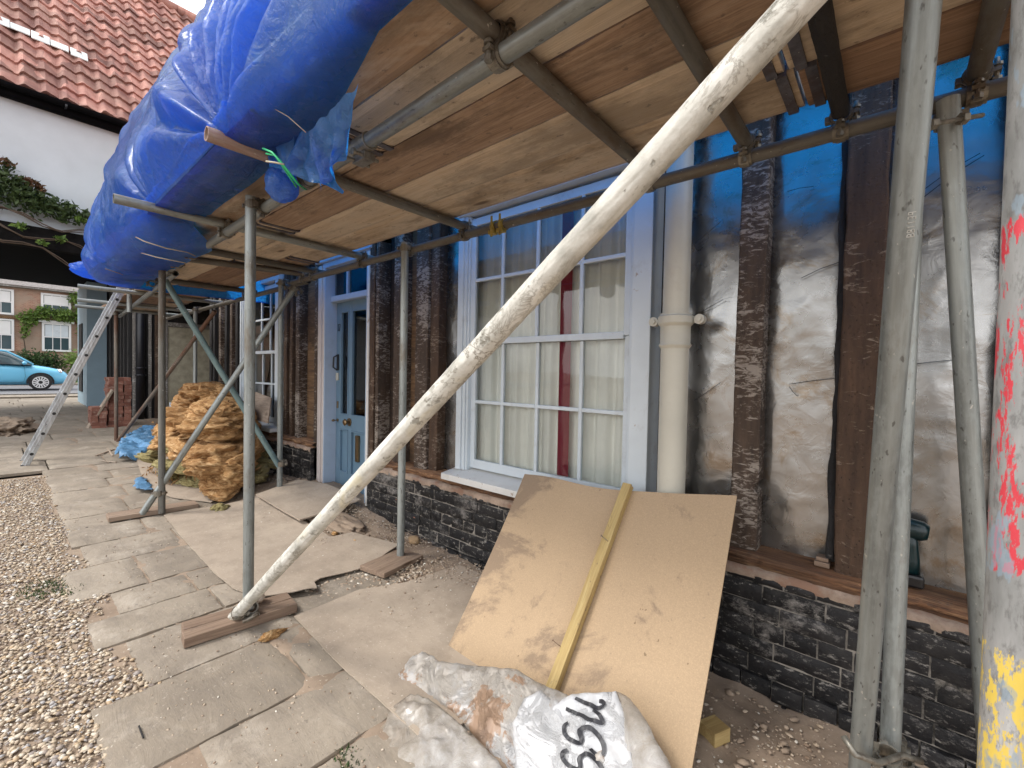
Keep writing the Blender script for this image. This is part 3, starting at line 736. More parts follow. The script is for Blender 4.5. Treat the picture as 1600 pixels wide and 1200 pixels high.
# sole plate: rotten oak on the plinth
def sole(x0, x1, sd_):
    nx = int((x1 - x0) / .015); vs = []; fs = []
    prof = [(0.01, .505), (.004, .515), (.012, .522), (0, .532), (.006, .541), (.001, .549), (.012, .560), (.16, .566)]
    for i in range(nx + 1):
        X = x0 + (x1 - x0) * i / nx; e = fbm((X * 2.5, sd_, 0), 4); e2 = fbm((X * 7, sd_, 4), 4)
        for k, (dy, z) in enumerate(prof):
            e3 = fbm((X * 3, k * 4.1, sd_ + 9), 5); er = .018 * e + .020 * e2 * (1 if k < 7 else 0) + .022 * e3 * (1 if k < 7 else 0) + (.022 if k == 0 else 0) + (.045 * max(0, mn.noise(Vector((X * 2.2, k * 1.3, sd_))) - .05) if k < 7 else 0)
            vs.append((X, 2.045 + dy + er, z + (.003 * e2 if k < 7 else 0)))
    n = len(prof)
    for i in range(nx):
        for k in range(n - 1): fs.append((i * n + k, (i + 1) * n + k, (i + 1) * n + k + 1, i * n + k + 1))
    return mesh('sole_plate', vs, fs, 'rotten', house, True)
sole(-3.36, .62, 3.0); sole(-7.8, -4.40, 8.0)
# studs
def stud(x0, x1, z0, z1, mat, y0=2.10, y1=2.21, seed=0, wob=.006, notch=None, label=None, parent=None, name='stud'):
    nz_ = int((z1 - z0) / .018); vs = []; fs = []; n = 8
    for k in range(nz_ + 1):
        z = z0 + (z1 - z0) * k / nz_
        dx = wob * 1.5 * mn.noise(Vector((seed * 3.1, z * 1.2, 0)))
        le = wob * .7 * fbm((seed, z * 6, 1), 4); re = wob * .7 * fbm((seed + 5, z * 6, 1), 4); fe = .0022 * fbm((seed + 9, z * 22, 2), 3)
        ch = .006
        cut = 0
        if notch and notch[0] < z < notch[1]: cut = notch[2]
        xa, xb = x0 + dx + le, x1 + dx + re - cut
        f_ = y0 + fe
        mid = (xa + xb) / 2; f2 = f_ + .002 * fbm((seed + 2, z * 25, 7), 3)
        vs += [(xa, y1, z), (xa, f_ + ch, z), (xa + ch, f_, z), (mid, f2 - .001, z), (xb - ch, f_ + .001, z), (xb, f_ + ch, z), (xb, y1, z), (mid, y1, z)]
    for k in range(nz_):
        for i in range(n): a, b = k * n + i, k * n + (i + 1) % n; fs.append((b, a, a + n, b + n)) if False else fs.append((a, b, b + n, a + n))
    fs += [tuple(range(n - 1, -1, -1)), tuple(nz_ * n + i for i in range(n))]
    o = mesh(name, vs, fs, mat, parent or house, True)
    try: o.data.set_sharp_from_angle(angle=math.radians(35))
    except Exception: pass
    if label: o['label'] = label
    return o
ZT = 2.62
stud(-.526, -.42, .555, ZT, 'stud', seed=1, notch=(.82, .86, .018), label='plaster scarred stud right of the downpipe')
stud(-.155, -.032, .555, ZT, 'stud_brown', seed=2, y0=2.095, label='wormy dark stud behind the paired tubes')
stud(-.175, -.150, .60, ZT, 'stud_black', seed=3, y0=2.12, wob=.01)
stud(.27, .40, .555, ZT, 'stud_black', seed=4)
stud(-3.43, -3.36, .10, 2.4, 'stud_brown', seed=5, y0=2.08, wob=.004)
stud(-3.35, -3.31, .5, 2.4, 'stud', seed=6, y0=2.09, wob=.006)
stud(-3.10, -2.985, .54, ZT, 'stud', seed=7)
stud(-2.80, -2.655, .54, ZT, 'stud', seed=8, y0=2.095)
stud(-2.655, -2.56, .54, ZT, 'stud_brown', seed=9, y0=2.12)
stud(-5.24, -5.17, .54, ZT, 'stud_brown', seed=10)
stud(-5.08, -5.02, .54, ZT, 'stud_brown', seed=11)
stud(-4.93, -4.85, .54, ZT, 'stud', seed=12)
stud(-4.47, -4.40, .54, ZT, 'stud', seed=13, y0=2.09)
for i, x in enumerate((-6.78, -7.0, -7.22, -7.48, -7.75)): stud(x - .04, x + .04, .54, ZT, 'stud' if i % 2 else 'stud_black', seed=14 + i)
# backing behind the studs
def slab(name, x0, x1, y0, y1, z0, z1, mat, parent=house, bevel=0):
    mb = MB(); mb.box(x0, x1, y0, y1, z0, z1); return mb.build(name, mat, parent, bevel=bevel)
slab('backing_board', -3.31, -2.50, 2.213, 2.235, .5, ZT, 'darkboard')
slab('backing_board', -2.98, -2.80, 2.19, 2.212, .56, 2.5, 'brownboard')
slab('backing_board', -5.30, -4.40, 2.213, 2.235, .5, ZT, 'darkboard')
slab('backing_board', -4.84, -4.47, 2.19, 2.212, .56, 2.3, 'brownboard')
slab('backing_board', -7.9, -6.62, 2.213, 2.235, .5, ZT, 'darkboard')
# foil sheets
def foil(x0, x1, z0, z1, seed, yb=2.2, bulge=.018):
    nx, nz_ = max(4, int((x1 - x0) / .018)), int((z1 - z0) / .018); vs = []; fs = []
    for j in range(nz_ + 1):
        for i in range(nx + 1):
            u, v = i / nx, j / nz_; X = x0 + (x1 - x0) * u; Z = z0 + (z1 - z0) * v
            b = math.sin(PI * u) ** .6
            d = bulge * .6 * b * (1 + .5 * mn.noise(Vector((seed, Z * 1.6, 0)))) + .006 * b * fbm((X * 3, Z * 2, seed), 2)
            r = fbm((X * 3 + seed, Z * 5, 8), 3); d += .0022 * b * (1 - min(1, abs(r) * 9))
            vs.append((X, yb - d, Z))
    for j in range(nz_):
        for i in range(nx): a = j * (nx + 1) + i; fs.append((a, a + 1, a + nx + 2, a + nx + 1))
    return mesh('foil_insulation', vs, fs, 'foil', house, True)
foil(-.90, -.50, .545, ZT, 1); foil(-.44, -.13, .565, ZT, 2, 2.205, .022); foil(-.04, .29, .565, ZT, 3, 2.205); foil(.38, .9, .565, ZT, 4)
foil(-2.56, -2.30, .56, ZT, 6, 2.20, .006)
for (x, z, dx, dz) in ((-.62, 2.02, -.11, -.08), (-.60, 1.66, -.10, -.05), (-.60, 1.28, -.12, -.09), (-.30, 1.72, .13, .05), (-.33, 1.28, .17, .03), (-.33, 1.27, .03, -.04), (-.36, 2.09, .09, .0), (.05, 1.98, .15, .10), (-.02, 1.35, .18, .03), (.06, 1.96, .15, .11)):
    mb = MB(); mb.path([(x, 2.168, z), (x + dx * .5, 2.16, z + dz * .55), (x + dx, 2.176, z + dz)], .0013, 5); mb.build('tie_wire', 'blackiron', house)
# timber strip and black edge between window and pipe
slab('edge_board', -.962, -.905, 2.075, 2.2, .55, 2.42, 'blackpaint'); 
# upper wall and closing surfaces of the house
slab('upper_wall', -12.0, 2.2, 2.24, 2.4, 2.56, 5.6, 'foil')  # out of view; foil finish chosen to bounce blue light down the gap
slab('lintel_beam', -12.0, 2.2, 2.12, 2.24, 2.48, 2.75, 'stud_black')
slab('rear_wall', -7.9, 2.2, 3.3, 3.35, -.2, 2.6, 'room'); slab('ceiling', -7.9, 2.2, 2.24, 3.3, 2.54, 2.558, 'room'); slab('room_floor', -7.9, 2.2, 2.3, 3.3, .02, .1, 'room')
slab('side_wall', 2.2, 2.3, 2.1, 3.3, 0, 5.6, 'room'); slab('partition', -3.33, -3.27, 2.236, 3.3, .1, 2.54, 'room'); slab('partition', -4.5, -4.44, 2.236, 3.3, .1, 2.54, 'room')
slab('backing_board', -.97, -.9, 2.213, 2.235, .5, ZT, 'darkboard'); slab('backing_board', -.9, 2.2, 2.236, 2.26, .4, ZT, 'darkboard')
slab('side_wall', -7.95, -7.85, 2.1, 5, 0, 5.6, 'stud_black')
# roof slope of the house, above everything
mesh('roof', [(-12, 1.95, 5.5), (2.4, 1.95, 5.5), (2.4, 5.4, 8.6), (-12, 5.4, 8.6), (-12, 1.95, 5.42), (2.4, 1.95, 5.42), (2.4, 5.4, 8.5), (-12, 5.4, 8.5)], [(0, 1, 2, 3), (7, 6, 5, 4), (0, 4, 5, 1), (1, 5, 6, 2), (3, 2, 6, 7), (0, 3, 7, 4)], 'tile', house)

def window(x0, x1, zs, ztop, vx, hz, nm='window', fr='frame_white', right_w=.12, sill_x=None, glazy=2.13, label=None):
    """sash window as part: frame, sill, sashes, glass as sub-parts. x0..x1 daylight opening"""
    mb = MB(); aw = .095
    # moulded architrave: two stepped strips each side, head above
    for (a, b, y) in ((x0 - aw, x0 - .045, 2.075), (x0 - .045, x0 - .018, 2.086), (x0 - .018, x0, 2.096)):
        mb.box(a, b, y, 2.2, zs + .045, ztop + .02)
    for (a, b, y) in ((x1, x1 + .02, 2.088), (x1 + .02, x1 + right_w, 2.066)):
        mb.box(a, b, y, 2.2, zs + .045, ztop + .02)
    mb.box(x0 - aw - .006, x1 + right_w + .004, 2.058, 2.2, ztop + .021, ztop + .085); mb.box(x0 - aw - .016, x1 + right_w + .012, 2.03, 2.2, ztop + .086, ztop + .115)
    w_ = mb.build(nm, fr, house, bevel=.004)
    if label: w_['label'] = label
    sx = sill_x or (x0 - .21, x1 + .1)
    sb = MB(); sb.add([(sx[0], 1.985, zs - .02), (sx[1], 1.985, zs - .02), (sx[1], 2.2, zs - .015), (sx[0], 2.2, zs - .015), (sx[0], 1.985, zs + .022), (sx[1], 1.985, zs + .022), (sx[1], 2.2, zs + .058), (sx[0], 2.2, zs + .058)],
                        [(0, 3, 2, 1), (4, 5, 6, 7), (0, 1, 5, 4), (1, 2, 6, 5), (2, 3, 7, 6), (3, 0, 4, 7)])
    sb.build('window_sill', 'sill', w_, bevel=.004)
    mb = MB(); b = .011; zb = zs + .062; zm = hz[len(hz) // 2]
    for (za, zc, yy) in ((zb, zm, 2.125), (zm, ztop, 2.108)):   # lower sash set back, upper sash forward
        y0, y1 = yy, yy + .03
        mb.box(x0, x0 + .042, y0, y1, za, zc); mb.box(x1 - .042, x1, y0, y1, za, zc)
        if za == zb: mb.box(x0 + .042, x1 - .042, y0, y1, za, za + .06); mb.box(x0 + .042, x1 - .042, y0, y1, zc - .018, zc + .002)
        else: mb.box(x0 + .042, x1 - .042, y0, y1, za - .018, za + .020); mb.box(x0 + .042, x1 - .042, y0, y1, zc - .05, zc)
        for vx_ in vx: mb.box(vx_ - b, vx_ + b, y0 + .003, y1 - .003, za + .02, zc - .02)
        for h_ in hz:
            if za + .08 < h_ < zc - .08: 
                e = [x0 + .042] + list(vx) + [x1 - .042]
                for q in range(len(e) - 1): mb.box(e[q] + (b if q else 0), e[q + 1] - (b if q < len(e) - 2 else 0), y0 + .003, y1 - .003, h_ - b, h_ + b)
    mb.build('sash', 'frame_white', w_, bevel=.003)
    g_ = MB(); g_.add([(x0 + .03, 2.142, zb + .03), (x1 - .03, 2.142, zb + .03), (x1 - .03, 2.142, zm), (x0 + .03, 2.142, zm)], [(0, 1, 2, 3)])
    g_.add([(x0 + .03, 2.124, zm), (x1 - .03, 2.124, zm), (x1 - .03, 2.124, ztop - .02), (x0 + .03, 2.124, ztop - .02)], [(0, 1, 2, 3)])
    g_.build('glass_panes', 'glass', w_)
    rv = MB(); rv.box(x0 - .06, x0 - .001, 2.215, 2.32, zb, ztop); rv.box(x1 + .001, x1 + .06, 2.215, 2.32, zb, ztop); rv.build('reveal', 'frame_white', w_)
    return w_
window(-2.207, -1.022, .585, 2.345, (-1.921, -1.638, -1.327), (1.104, 1.511, 1.927), sill_x=(-2.345, -.965), label='large sixteen pane sash window with flaking white frame')
window(-6.47, -5.42, .60, 2.30, (-6.2, -5.93, -5.66), (1.12, 1.50, 1.90), sill_x=(-6.6, -5.30), label='far sash window beside the blue door')
def curtain(name, x0, x1, z0, z1, y, amp, wl, mat, label, seed, grp=None):
    nx, nz_ = int((x1 - x0) / .008), 24; vs = []; fs = []
    for j in range(nz_ + 1):
        for i in range(nx + 1):
            X = x0 + (x1 - x0) * i / nx; Z = z0 + (z1 - z0) * j / nz_
            ph = X / wl * 2 * PI + 1.8 * mn.noise(Vector((X * 3, seed, 0))) + .4 * mn.noise(Vector((X * 2, Z * .8, seed)))
            vs.append((X, y - amp * math.sin(ph) - .4 * amp * math.sin(ph * 2.3 + seed), Z))
    for j in range(nz_):
        for i in range(nx): a = j * (nx + 1) + i; fs.append((a, a + 1, a + nx + 2, a + nx + 1))
    o = mesh(name, vs, fs, mat, None, True); return tag(o, label, 'curtain', grp)
cu = curtain('curtain', -2.3, -.95, .60, 2.5, 2.192, .016, .125, 'curtain', 'off white lined curtain hanging in folds behind the large sash window', 1)
rd = curtain('red_trim', -1.50, -1.42, .61, 2.5, 2.166, .003, .11, 'curtain_red', None, 1); del rd['category']; adopt(rd, cu); rd['label'] = 'dark red edge strip'
curtain('curtain', -4.02 - .16, -3.93, .85, 2.0, 2.30, .010, .09, 'curtain', 'pale curtain behind the narrow glass of the blue door', 3)
for ob_ in ():
    pass
curtain('curtain', -3.87, -3.62, .85, 2.0, 2.30, .012, .10, 'curtain', 'pale curtain behind the wide glass pane of the blue door', 4)
# paper or board standing behind far window
# ---- front door with frame and fanlight
def front_door():
    fr = MB()
    for (a, b, y) in ((-4.385, -4.345, 2.085), (-4.345, -4.30, 2.075), (-4.30, -4.27, 2.09)): fr.box(a, b, y, 2.26, .10, 2.33)
    o = fr.build('door_frame', 'jamb', house, bevel=.004); o['label'] = 'pinkish white moulded door frame'
    rv = MB(); rv.box(-4.269, -4.255, 2.092, 2.27, .10, 2.30); rv.box(-4.30, -3.42, 2.088, 2.27, 2.30, 2.35); rv.box(-4.255, -3.50, 2.15, 2.27, 1.975, 2.03); rv.box(-4.4, -3.40, 2.06, 2.27, 2.351, 2.385)
    rv.box(-3.995, -3.965, 2.17, 2.21, 2.03, 2.30)
    rv.box(-3.50, -3.44, 2.09, 2.27, .10, 2.30); rv.build('reveal', 'frame_blue', o, bevel=.004)
    jb = MB(); jb.box(-3.452, -3.425, 2.07, 2.085, .06, 2.33); jb.build('jamb_edge', 'sill', o, bevel=.003)
    g_ = MB(); g_.box(-4.25, -3.5, 2.19, 2.194, 2.03, 2.30); g_.build('fanlight_glass', 'glass', o)
    st = MB(); st.box(-4.45, -3.36, 1.93, 2.3, -.02, .115); st.build('threshold', 'paving', o, bevel=.01)
    x0, x1, z0, z1, y0 = -4.252, -3.503, .118, 1.972, 2.215
    d = MB(); T = .04
    xs_ = [(x0, x0 + .085), (-4.01, -3.955), (x1 - .115, x1)]
    for a, b in ((xs_[0][0], xs_[0][1]), (xs_[1][0], xs_[1][1]), (xs_[2][0], xs_[2][1])): d.box(a, b, y0, y0 + T, z0, z1)
    g0 = (xs_[0][1], xs_[1][0]); g1 = (xs_[1][1], xs_[2][0])
    for a, b in (g0, g1):
        d.box(a, b, y0 + .0005, y0 + T, z0, z0 + .17); d.box(a, b, y0 + .0005, y0 + T, .72, .86); d.box(a, b, y0 + .0005, y0 + T, z1 - .09, z1)
        d.box(a, b, y0 + .018, y0 + T - .002, z0 + .17, .72)
        for (za, zb_, ins) in ((z0 + .17, .72, .0), (.86, z1 - .09, .0)):   # bolection beads
            w_ = .014
            d.box(a, a + w_, y0 - .006, y0 + .02, za, zb_); d.box(b - w_, b, y0 - .006, y0 + .02, za, zb_); d.box(a + w_, b - w_, y0 - .006, y0 + .02, za, za + w_); d.box(a + w_, b - w_, y0 - .006, y0 + .02, zb_ - w_, zb_)
    do = d.build('front_door', 'door_blue', house, bevel=.003); do['label'] = 'dusty blue panelled door'
    gl = MB()
    for a, b in (g0, g1): gl.box(a, b, y0 + .02, y0 + .024, .86, z1 - .09)
    gl.build('door_glass', 'glass', do)
    def knob(x, z, r, nm):
        k = MB(); k.cyl((x, y0, z), (x, y0 - .008, z), r * 1.15, n=20); k.cyl((x, y0 - .008, z), (x, y0 - .035, z), r * .35, n=12)
        k.cyl((x, y0 - .035, z), (x, y0 - .05, z), r * .7, r, n=20); k.cyl((x, y0 - .05, z), (x, y0 - .062, z), r, r * .6, n=20); k.build(nm, 'brass', do, True, bevel=.002)
    knob(-3.985, .80, .034, 'door_knob'); knob(-4.21, .80, .014, 'keyhole')
    lb = MB(); lx = -3.845; lb.box(lx - .028, lx + .028, y0 - .004, y0 + .02, .43, .68); lb.box(lx - .016, lx + .016, y0 - .010, y0 - .003, .455, .655); lb.build('letter_plate', 'brass', do, bevel=.003)
    kn = MB(); kn.box(-4.225, -4.195, y0 - .012, y0, 1.30, 1.46); kn.path([(-4.21, y0 - .01, 1.45), (-4.21, y0 - .05, 1.43), (-4.21, y0 - .055, 1.33), (-4.21, y0 - .012, 1.30)], .008, 8); kn.build('door_knocker', 'blackiron', do, bevel=.002)
    bl_ = MB(); bl_.box(-4.235, -4.195, y0 - .016, y0, 1.20, 1.275); bl_.build('door_bell', 'pipe', do, bevel=.004)
    lk = MB(); lk.box(-4.225, -4.20, y0 - .008, y0, .92, .99); lk.build('lock_plate', 'brass', do, bevel=.002)
    nb = MB()  # the number 17
    nx_, nz0 = -4.222, 1.69
    nb.box(nx_, nx_ + .007, y0 - .005, y0, nz0, nz0 + .07); nb.box(nx_ + .018, nx_ + .044, y0 - .005, y0, nz0 + .062, nz0 + .07)
    nb.obox((nx_ + .035, y0 - .0025, nz0 + .031), Vector((.2, 0, .98)).normalized(), Vector((0, 1, 0)), Vector((-.98, 0, .2)).normalized(), .031, .0025, .0035)
    nb.build('door_number', 'blackiron', do)
front_door()
# downpipe with socket collar
def pipe():
    mb = MB(); cx, cy = -.765, 2.03
    mb.cyl((cx, cy, .02), (cx, cy, 1.50), .062, n=40, cap=True); mb.cyl((cx, cy, 1.50), (cx, cy, 2.9), .058, n=40)
    o = mb.build('downpipe', 'pipe', house, True); o['label'] = 'cream cast iron downpipe'
    try: o.data.set_sharp_from_angle(angle=math.radians(40))
    except Exception: pass
    k = MB(); prof = [(.063, 1.43), (.072, 1.445), (.066, 1.455), (.066, 1.53), (.078, 1.545), (.078, 1.575), (.07, 1.582), (.07, 1.59), (.058, 1.592)]
    n = 40; vs = []; fs = []
    for r, z in prof:
        for i in range(n): t = 2 * PI * i / n; vs.append((cx + r * math.cos(t), cy + r * math.sin(t), z))
    for a in range(len(prof) - 1):
        for i in range(n): fs.append((a * n + i, a * n + (i + 1) % n, (a + 1) * n + (i + 1) % n, (a + 1) * n + i))
    k.add(vs, fs)
    for sx in (-1, 1):
        k.box(cx + sx * .07 - .02, cx + sx * .07 + .02, cy + .01, cy + .028, 1.545, 1.575); k.cyl((cx + sx * .105, cy - .004, 1.56), (cx + sx * .105, cy + .03, 1.56), .022, n=18)
        k.cyl((cx + sx * .105, cy - .012, 1.56), (cx + sx * .105, cy - .004, 1.56), .011, n=12)
    c_ = k.build('pipe_collar', 'pipe', o, True)
    try: c_.data.set_sharp_from_angle(angle=math.radians(35))
    except Exception: pass
pipe()

# ================================================================== SCAFFOLD (one clamped assembly)
scaf = empty('scaffold', (-2.4, .80, 0), 'galvanised tube scaffold standing along the cottage front under the board deck', 'scaffold')
ZL, ZTR, ZD = 2.095, 2.1435, 2.168
def yo(x): return .805 - .0236 * x if x > -4.8 else .918 + (-x - 4.8) * .062
X_, Y_, Z_ = Vector((1, 0, 0)), Vector((0, 1, 0)), Vector((0, 0, 1))
def wp(u, v, zd): return _ray(u, v) * (zd / F) + Vector((0, 0, H))
lo1 = tube('ledger', (1.1, yo(1.1), ZL), (-4.9, yo(-4.8), ZL), 'galv', scaf)
tube('ledger', (-4.62, yo(-4.8) + .055, ZL - .004), (-9.4, yo(-9.4) + .055, ZL), 'galv', scaf)
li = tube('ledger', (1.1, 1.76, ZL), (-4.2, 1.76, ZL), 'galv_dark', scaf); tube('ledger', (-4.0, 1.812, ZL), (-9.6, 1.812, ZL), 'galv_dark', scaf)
def outstand(x, y, z0, z1, mat='galv', lab=None):
    o = tube('standard', (x, y, z0), (x, y, z1), mat, scaf, label=lab); coupler(o, (x, (y + yo(x)) / 2, ZL), Z_, X_); return o
sA = outstand(-2.39, .800, .078, 2.135, 'galv', 'standard on a sole board beside the foot of the white crusted brace')
outstand(-4.48, .856, .108, 2.14, 'galv_dark')
outstand(-9.0, 1.16, .14, 2.14, 'galv_rusty', 'brown rusty far standard')
o = tube('standard', (-2.41, 1.71, .035), (-2.41, 1.71, 2.13), 'galv', scaf); coupler(o, (-2.41, 1.735, ZL), Z_, X_)
o = tube('standard', (-4.33, 1.71, .12), (-4.33, 1.71, 2.13), 'galv', scaf); coupler(o, (-4.33, 1.735, ZL), Z_, X_)
o = tube('standard', (-7.3, 1.76, .12), (-7.3, 1.76, 2.13), 'galv', scaf); coupler(o, (-7.3, 1.785, ZL), Z_, X_)
tube('standard', (-6.78, .99, 1.93), (-6.78, .99, 2.3), 'galv', scaf)
pr = tube('standard', (.1185, .80, 0), (.1185, .80, 2.75), 'painted', scaf, n=48, label='grey standard splashed with red and yellow paint')
# pair of tubes at the right, tied at the foot, and the raking tube behind
a0, a1 = wp(1345, 1170, 1.20), wp(1443, 0, .74); d = (a1 - a0)
p1 = tube('brace', a0 - d * .22, a0 + d * 1.11, 'galv', scaf, n=48, label='front tube of the leaning pair, stamped with a number')
b0 = wp(1391, 1165, 1.29)
p2 = tube('standard', (b0.x, b0.y, 0.0), (b0.x, b0.y, 2.08), 'galv', scaf, n=40)
coupler(p1, (a0 + b0) * .5 + Vector((-.0, 0, -.02)), d, Z_); coupler(p2, b0 + Vector((.024, 0, -.03)), Z_, X_)
tb = MB(); tb.path([wp(1318, 1150, 1.16), wp(1335, 1178, 1.13), wp(1372, 1192, 1.16), wp(1410, 1180, 1.22), wp(1440, 1190, 1.22)], .008, 8); tb.build('clamp_bolt', 'coupler', p1, True)
c0, c1 = wp(1483, 185, 1.19), wp(1541, 1120, 1.27); d3 = c1 - c0
p3 = tube('brace', c0 - d3 * .03, c0 + d3 * 1.2, 'galv', scaf, n=40, label='dull raking tube behind the painted standard'); coupler(p3, (c0.x, (c0.y + 1.76) / 2, ZL - .06), d3, X_)
bx = MB(); bx.cyl(wp(1452, 195, 1.12), wp(1535, 180, 1.15), .006, n=8); bx.cyl(wp(1452, 195, 1.12), wp(1462, 193, 1.12), .014, n=6); bx.cyl(wp(1500, 186, 1.14), wp(1509, 185, 1.14), .015, n=6); bx.build('clamp_bolt', 'coupler', p3)
# embossed number on the front tube: raised strokes following the tube
def emboss(par, p, up, text='BB1139', h=.011, pitch=.0078):
    up = up.normalized(); toc = (Vector((0, 0, H)) - p); toc = (toc - up * toc.dot(up)).normalized(); side = up.cross(toc).normalized()
    rgt = right - up * right.dot(up); rgt.normalize(); q = (toc * .90 + rgt * .36).normalized(); across = up.cross(q).normalized()
    if across.dot(rgt) < 0: across = -across
    seg = {'B': [((0, 0), (0, 1)), ((0, 1), (.6, .9)), ((.6, .9), (.6, .6)), ((.6, .6), (0, .5)), ((0, .5), (.7, .4)), ((.7, .4), (.7, .1)), ((.7, .1), (0, 0))], '1': [((.3, 0), (.3, 1)), ((.3, 1), (.1, .8))],
           '3': [((0, 1), (.6, 1)), ((.6, 1), (.6, .5)), ((.2, .5), (.6, .5)), ((.6, .5), (.6, 0)), ((.6, 0), (0, 0))], '9': [((.6, 0), (.6, 1)), ((.6, 1), (0, 1)), ((0, 1), (0, .5)), ((0, .5), (.6, .5))]}
    mb = MB()
    for i, ch in enumerate(text):
        for (s0, s1) in seg[ch]:
            pts = []
            for (sx, sy) in (s0, s1):   # text runs up the tube, letters lie on their side
                a = sy * h - h / 2; b = i * pitch + sx * .0075
                ang = a / .0242; pos = p + (q * math.cos(ang) - across * math.sin(ang)) * .0245 + up * b; pts.append(pos)
            mb.cyl(pts[0], pts[1], .0009, n=6)
    mb.build('stamped_number', 'stamp', par)
emboss(p1, a0 + d * .778, d)
# long white brace
w0, w1 = ony(364, 966, .735), ony(1300, -52, .735)
dw = w1 - w0
br = tube('brace', w0 - dw * .006, w0 + dw * 1.06, 'limed', scaf, r=.0266, rough=.0013, n=56, seglen=.006, label='long thick brace crusted with flaking white lime'); coupler(br, w0 + dw * .03 + Vector((0, .03, .0)), dw, Z_)
q = MB(); q.path([w0 + Vector((-.06, -.02, .0)), w0 + Vector((-.03, -.04, -.012)), w0 + Vector((.04, -.03, -.02)), w0 + Vector((.1, .03, .02)), w0 + Vector((.12, .07, .04))], .011, 8); q.build('coupler', 'coupler', br, True)
# other braces
g0, g1 = ony(258, 438, .90), ony(436, 728, 1.66); gb = tube('brace', g0, g1, 'galv_green', scaf, label='teal painted cross brace'); coupler(gb, g1 + Vector((0, .025, .02)), g1 - g0, Z_)
h0, h1 = ong(222, 803, .045), ony(459, 452, 1.72); hb = tube('brace', h0, h1, 'galv', scaf); coupler(hb, h0 + (h1 - h0) * .085 + Vector((0, .02, 0)), h1 - h0, Z_); coupler(hb, h1 + Vector((0, .02, -.01)), h1 - h0, X_)
i0, i1 = ong(184, 690, .02), ony(336, 486, 1.76); tube('brace', i0, i1, 'galv_rusty', scaf, label='thin dark red brown far brace')
# transoms on top of the ledgers, under the boards
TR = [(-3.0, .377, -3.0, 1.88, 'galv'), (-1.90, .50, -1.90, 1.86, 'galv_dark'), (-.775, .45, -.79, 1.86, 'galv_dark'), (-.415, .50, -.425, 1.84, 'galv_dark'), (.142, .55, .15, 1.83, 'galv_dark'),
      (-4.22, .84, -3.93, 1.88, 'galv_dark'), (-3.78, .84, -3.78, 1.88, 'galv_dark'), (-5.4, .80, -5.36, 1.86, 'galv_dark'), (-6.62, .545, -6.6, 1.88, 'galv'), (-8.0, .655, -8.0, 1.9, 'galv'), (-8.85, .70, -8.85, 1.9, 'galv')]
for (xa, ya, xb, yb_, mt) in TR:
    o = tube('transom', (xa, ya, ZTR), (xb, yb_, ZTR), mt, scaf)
    if xa > -5.5:
        t = (1.76 - ya) / (yb_ - ya); coupler(o, (xa + (xb - xa) * t, 1.76, (ZTR + ZL) / 2), X_, Vector((xb - xa, yb_ - ya, 0)))
        if ya < yo(xa): coupler(o, (xa, yo(xa), (ZTR + ZL) / 2), X_, Vector((xb - xa, yb_ - ya, 0)))
rt = tube('transom', (-1.90, .489, ZTR), (-1.90, .72, ZTR), 'galv_red', scaf, r=.0262, label='faded red sleeve end sticking out by the tied tarpaulin')
ft = tube('transom', (-.155, .6, ZTR), (-.150, 1.73, ZTR), 'stud_black', scaf, r=.024, rough=.0022, n=32, seglen=.008, label='short black flaking transom'); coupler(ft, (-.150, 1.76, (ZTR + ZL) / 2), X_, Y_)
# sleeve and odd fittings on the outer ledger, yellow fitting on the inner ledger
s_ = MB(); s_.cyl((-1.50, yo(-1.5), ZL), (-1.39, yo(-1.4), ZL), .031, n=20); s_.box(-1.49, -1.41, yo(-1.45) - .012, yo(-1.45) + .03, ZL - .056, ZL - .03)
for x in (-1.48, -1.42): s_.cyl((x, yo(x) - .05, ZL - .045), (x, yo(x) + .05, ZL - .045), .007, n=8); s_.cyl((x, yo(x) - .052, ZL - .045), (x, yo(x) - .04, ZL - .045), .013, n=6)
s_.build('sleeve_coupler', 'coupler', lo1, bevel=.002)
s_ = MB(); 
for x in (-1.66, -1.60): s_.cyl((x - .014, 1.76, ZL), (x + .014, 1.76, ZL), .031, n=18); s_.cyl((x, 1.73, ZL - .06), (x, 1.73, ZL + .05), .006, n=8); s_.box(x - .02, x + .02, 1.725, 1.76, ZL - .045, ZL - .025)
s_.build('putlog_clip', mat_galv('yellow plated fitting', (.36, .27, .06), (.2, .12, .05), .5, .4, .45), li)

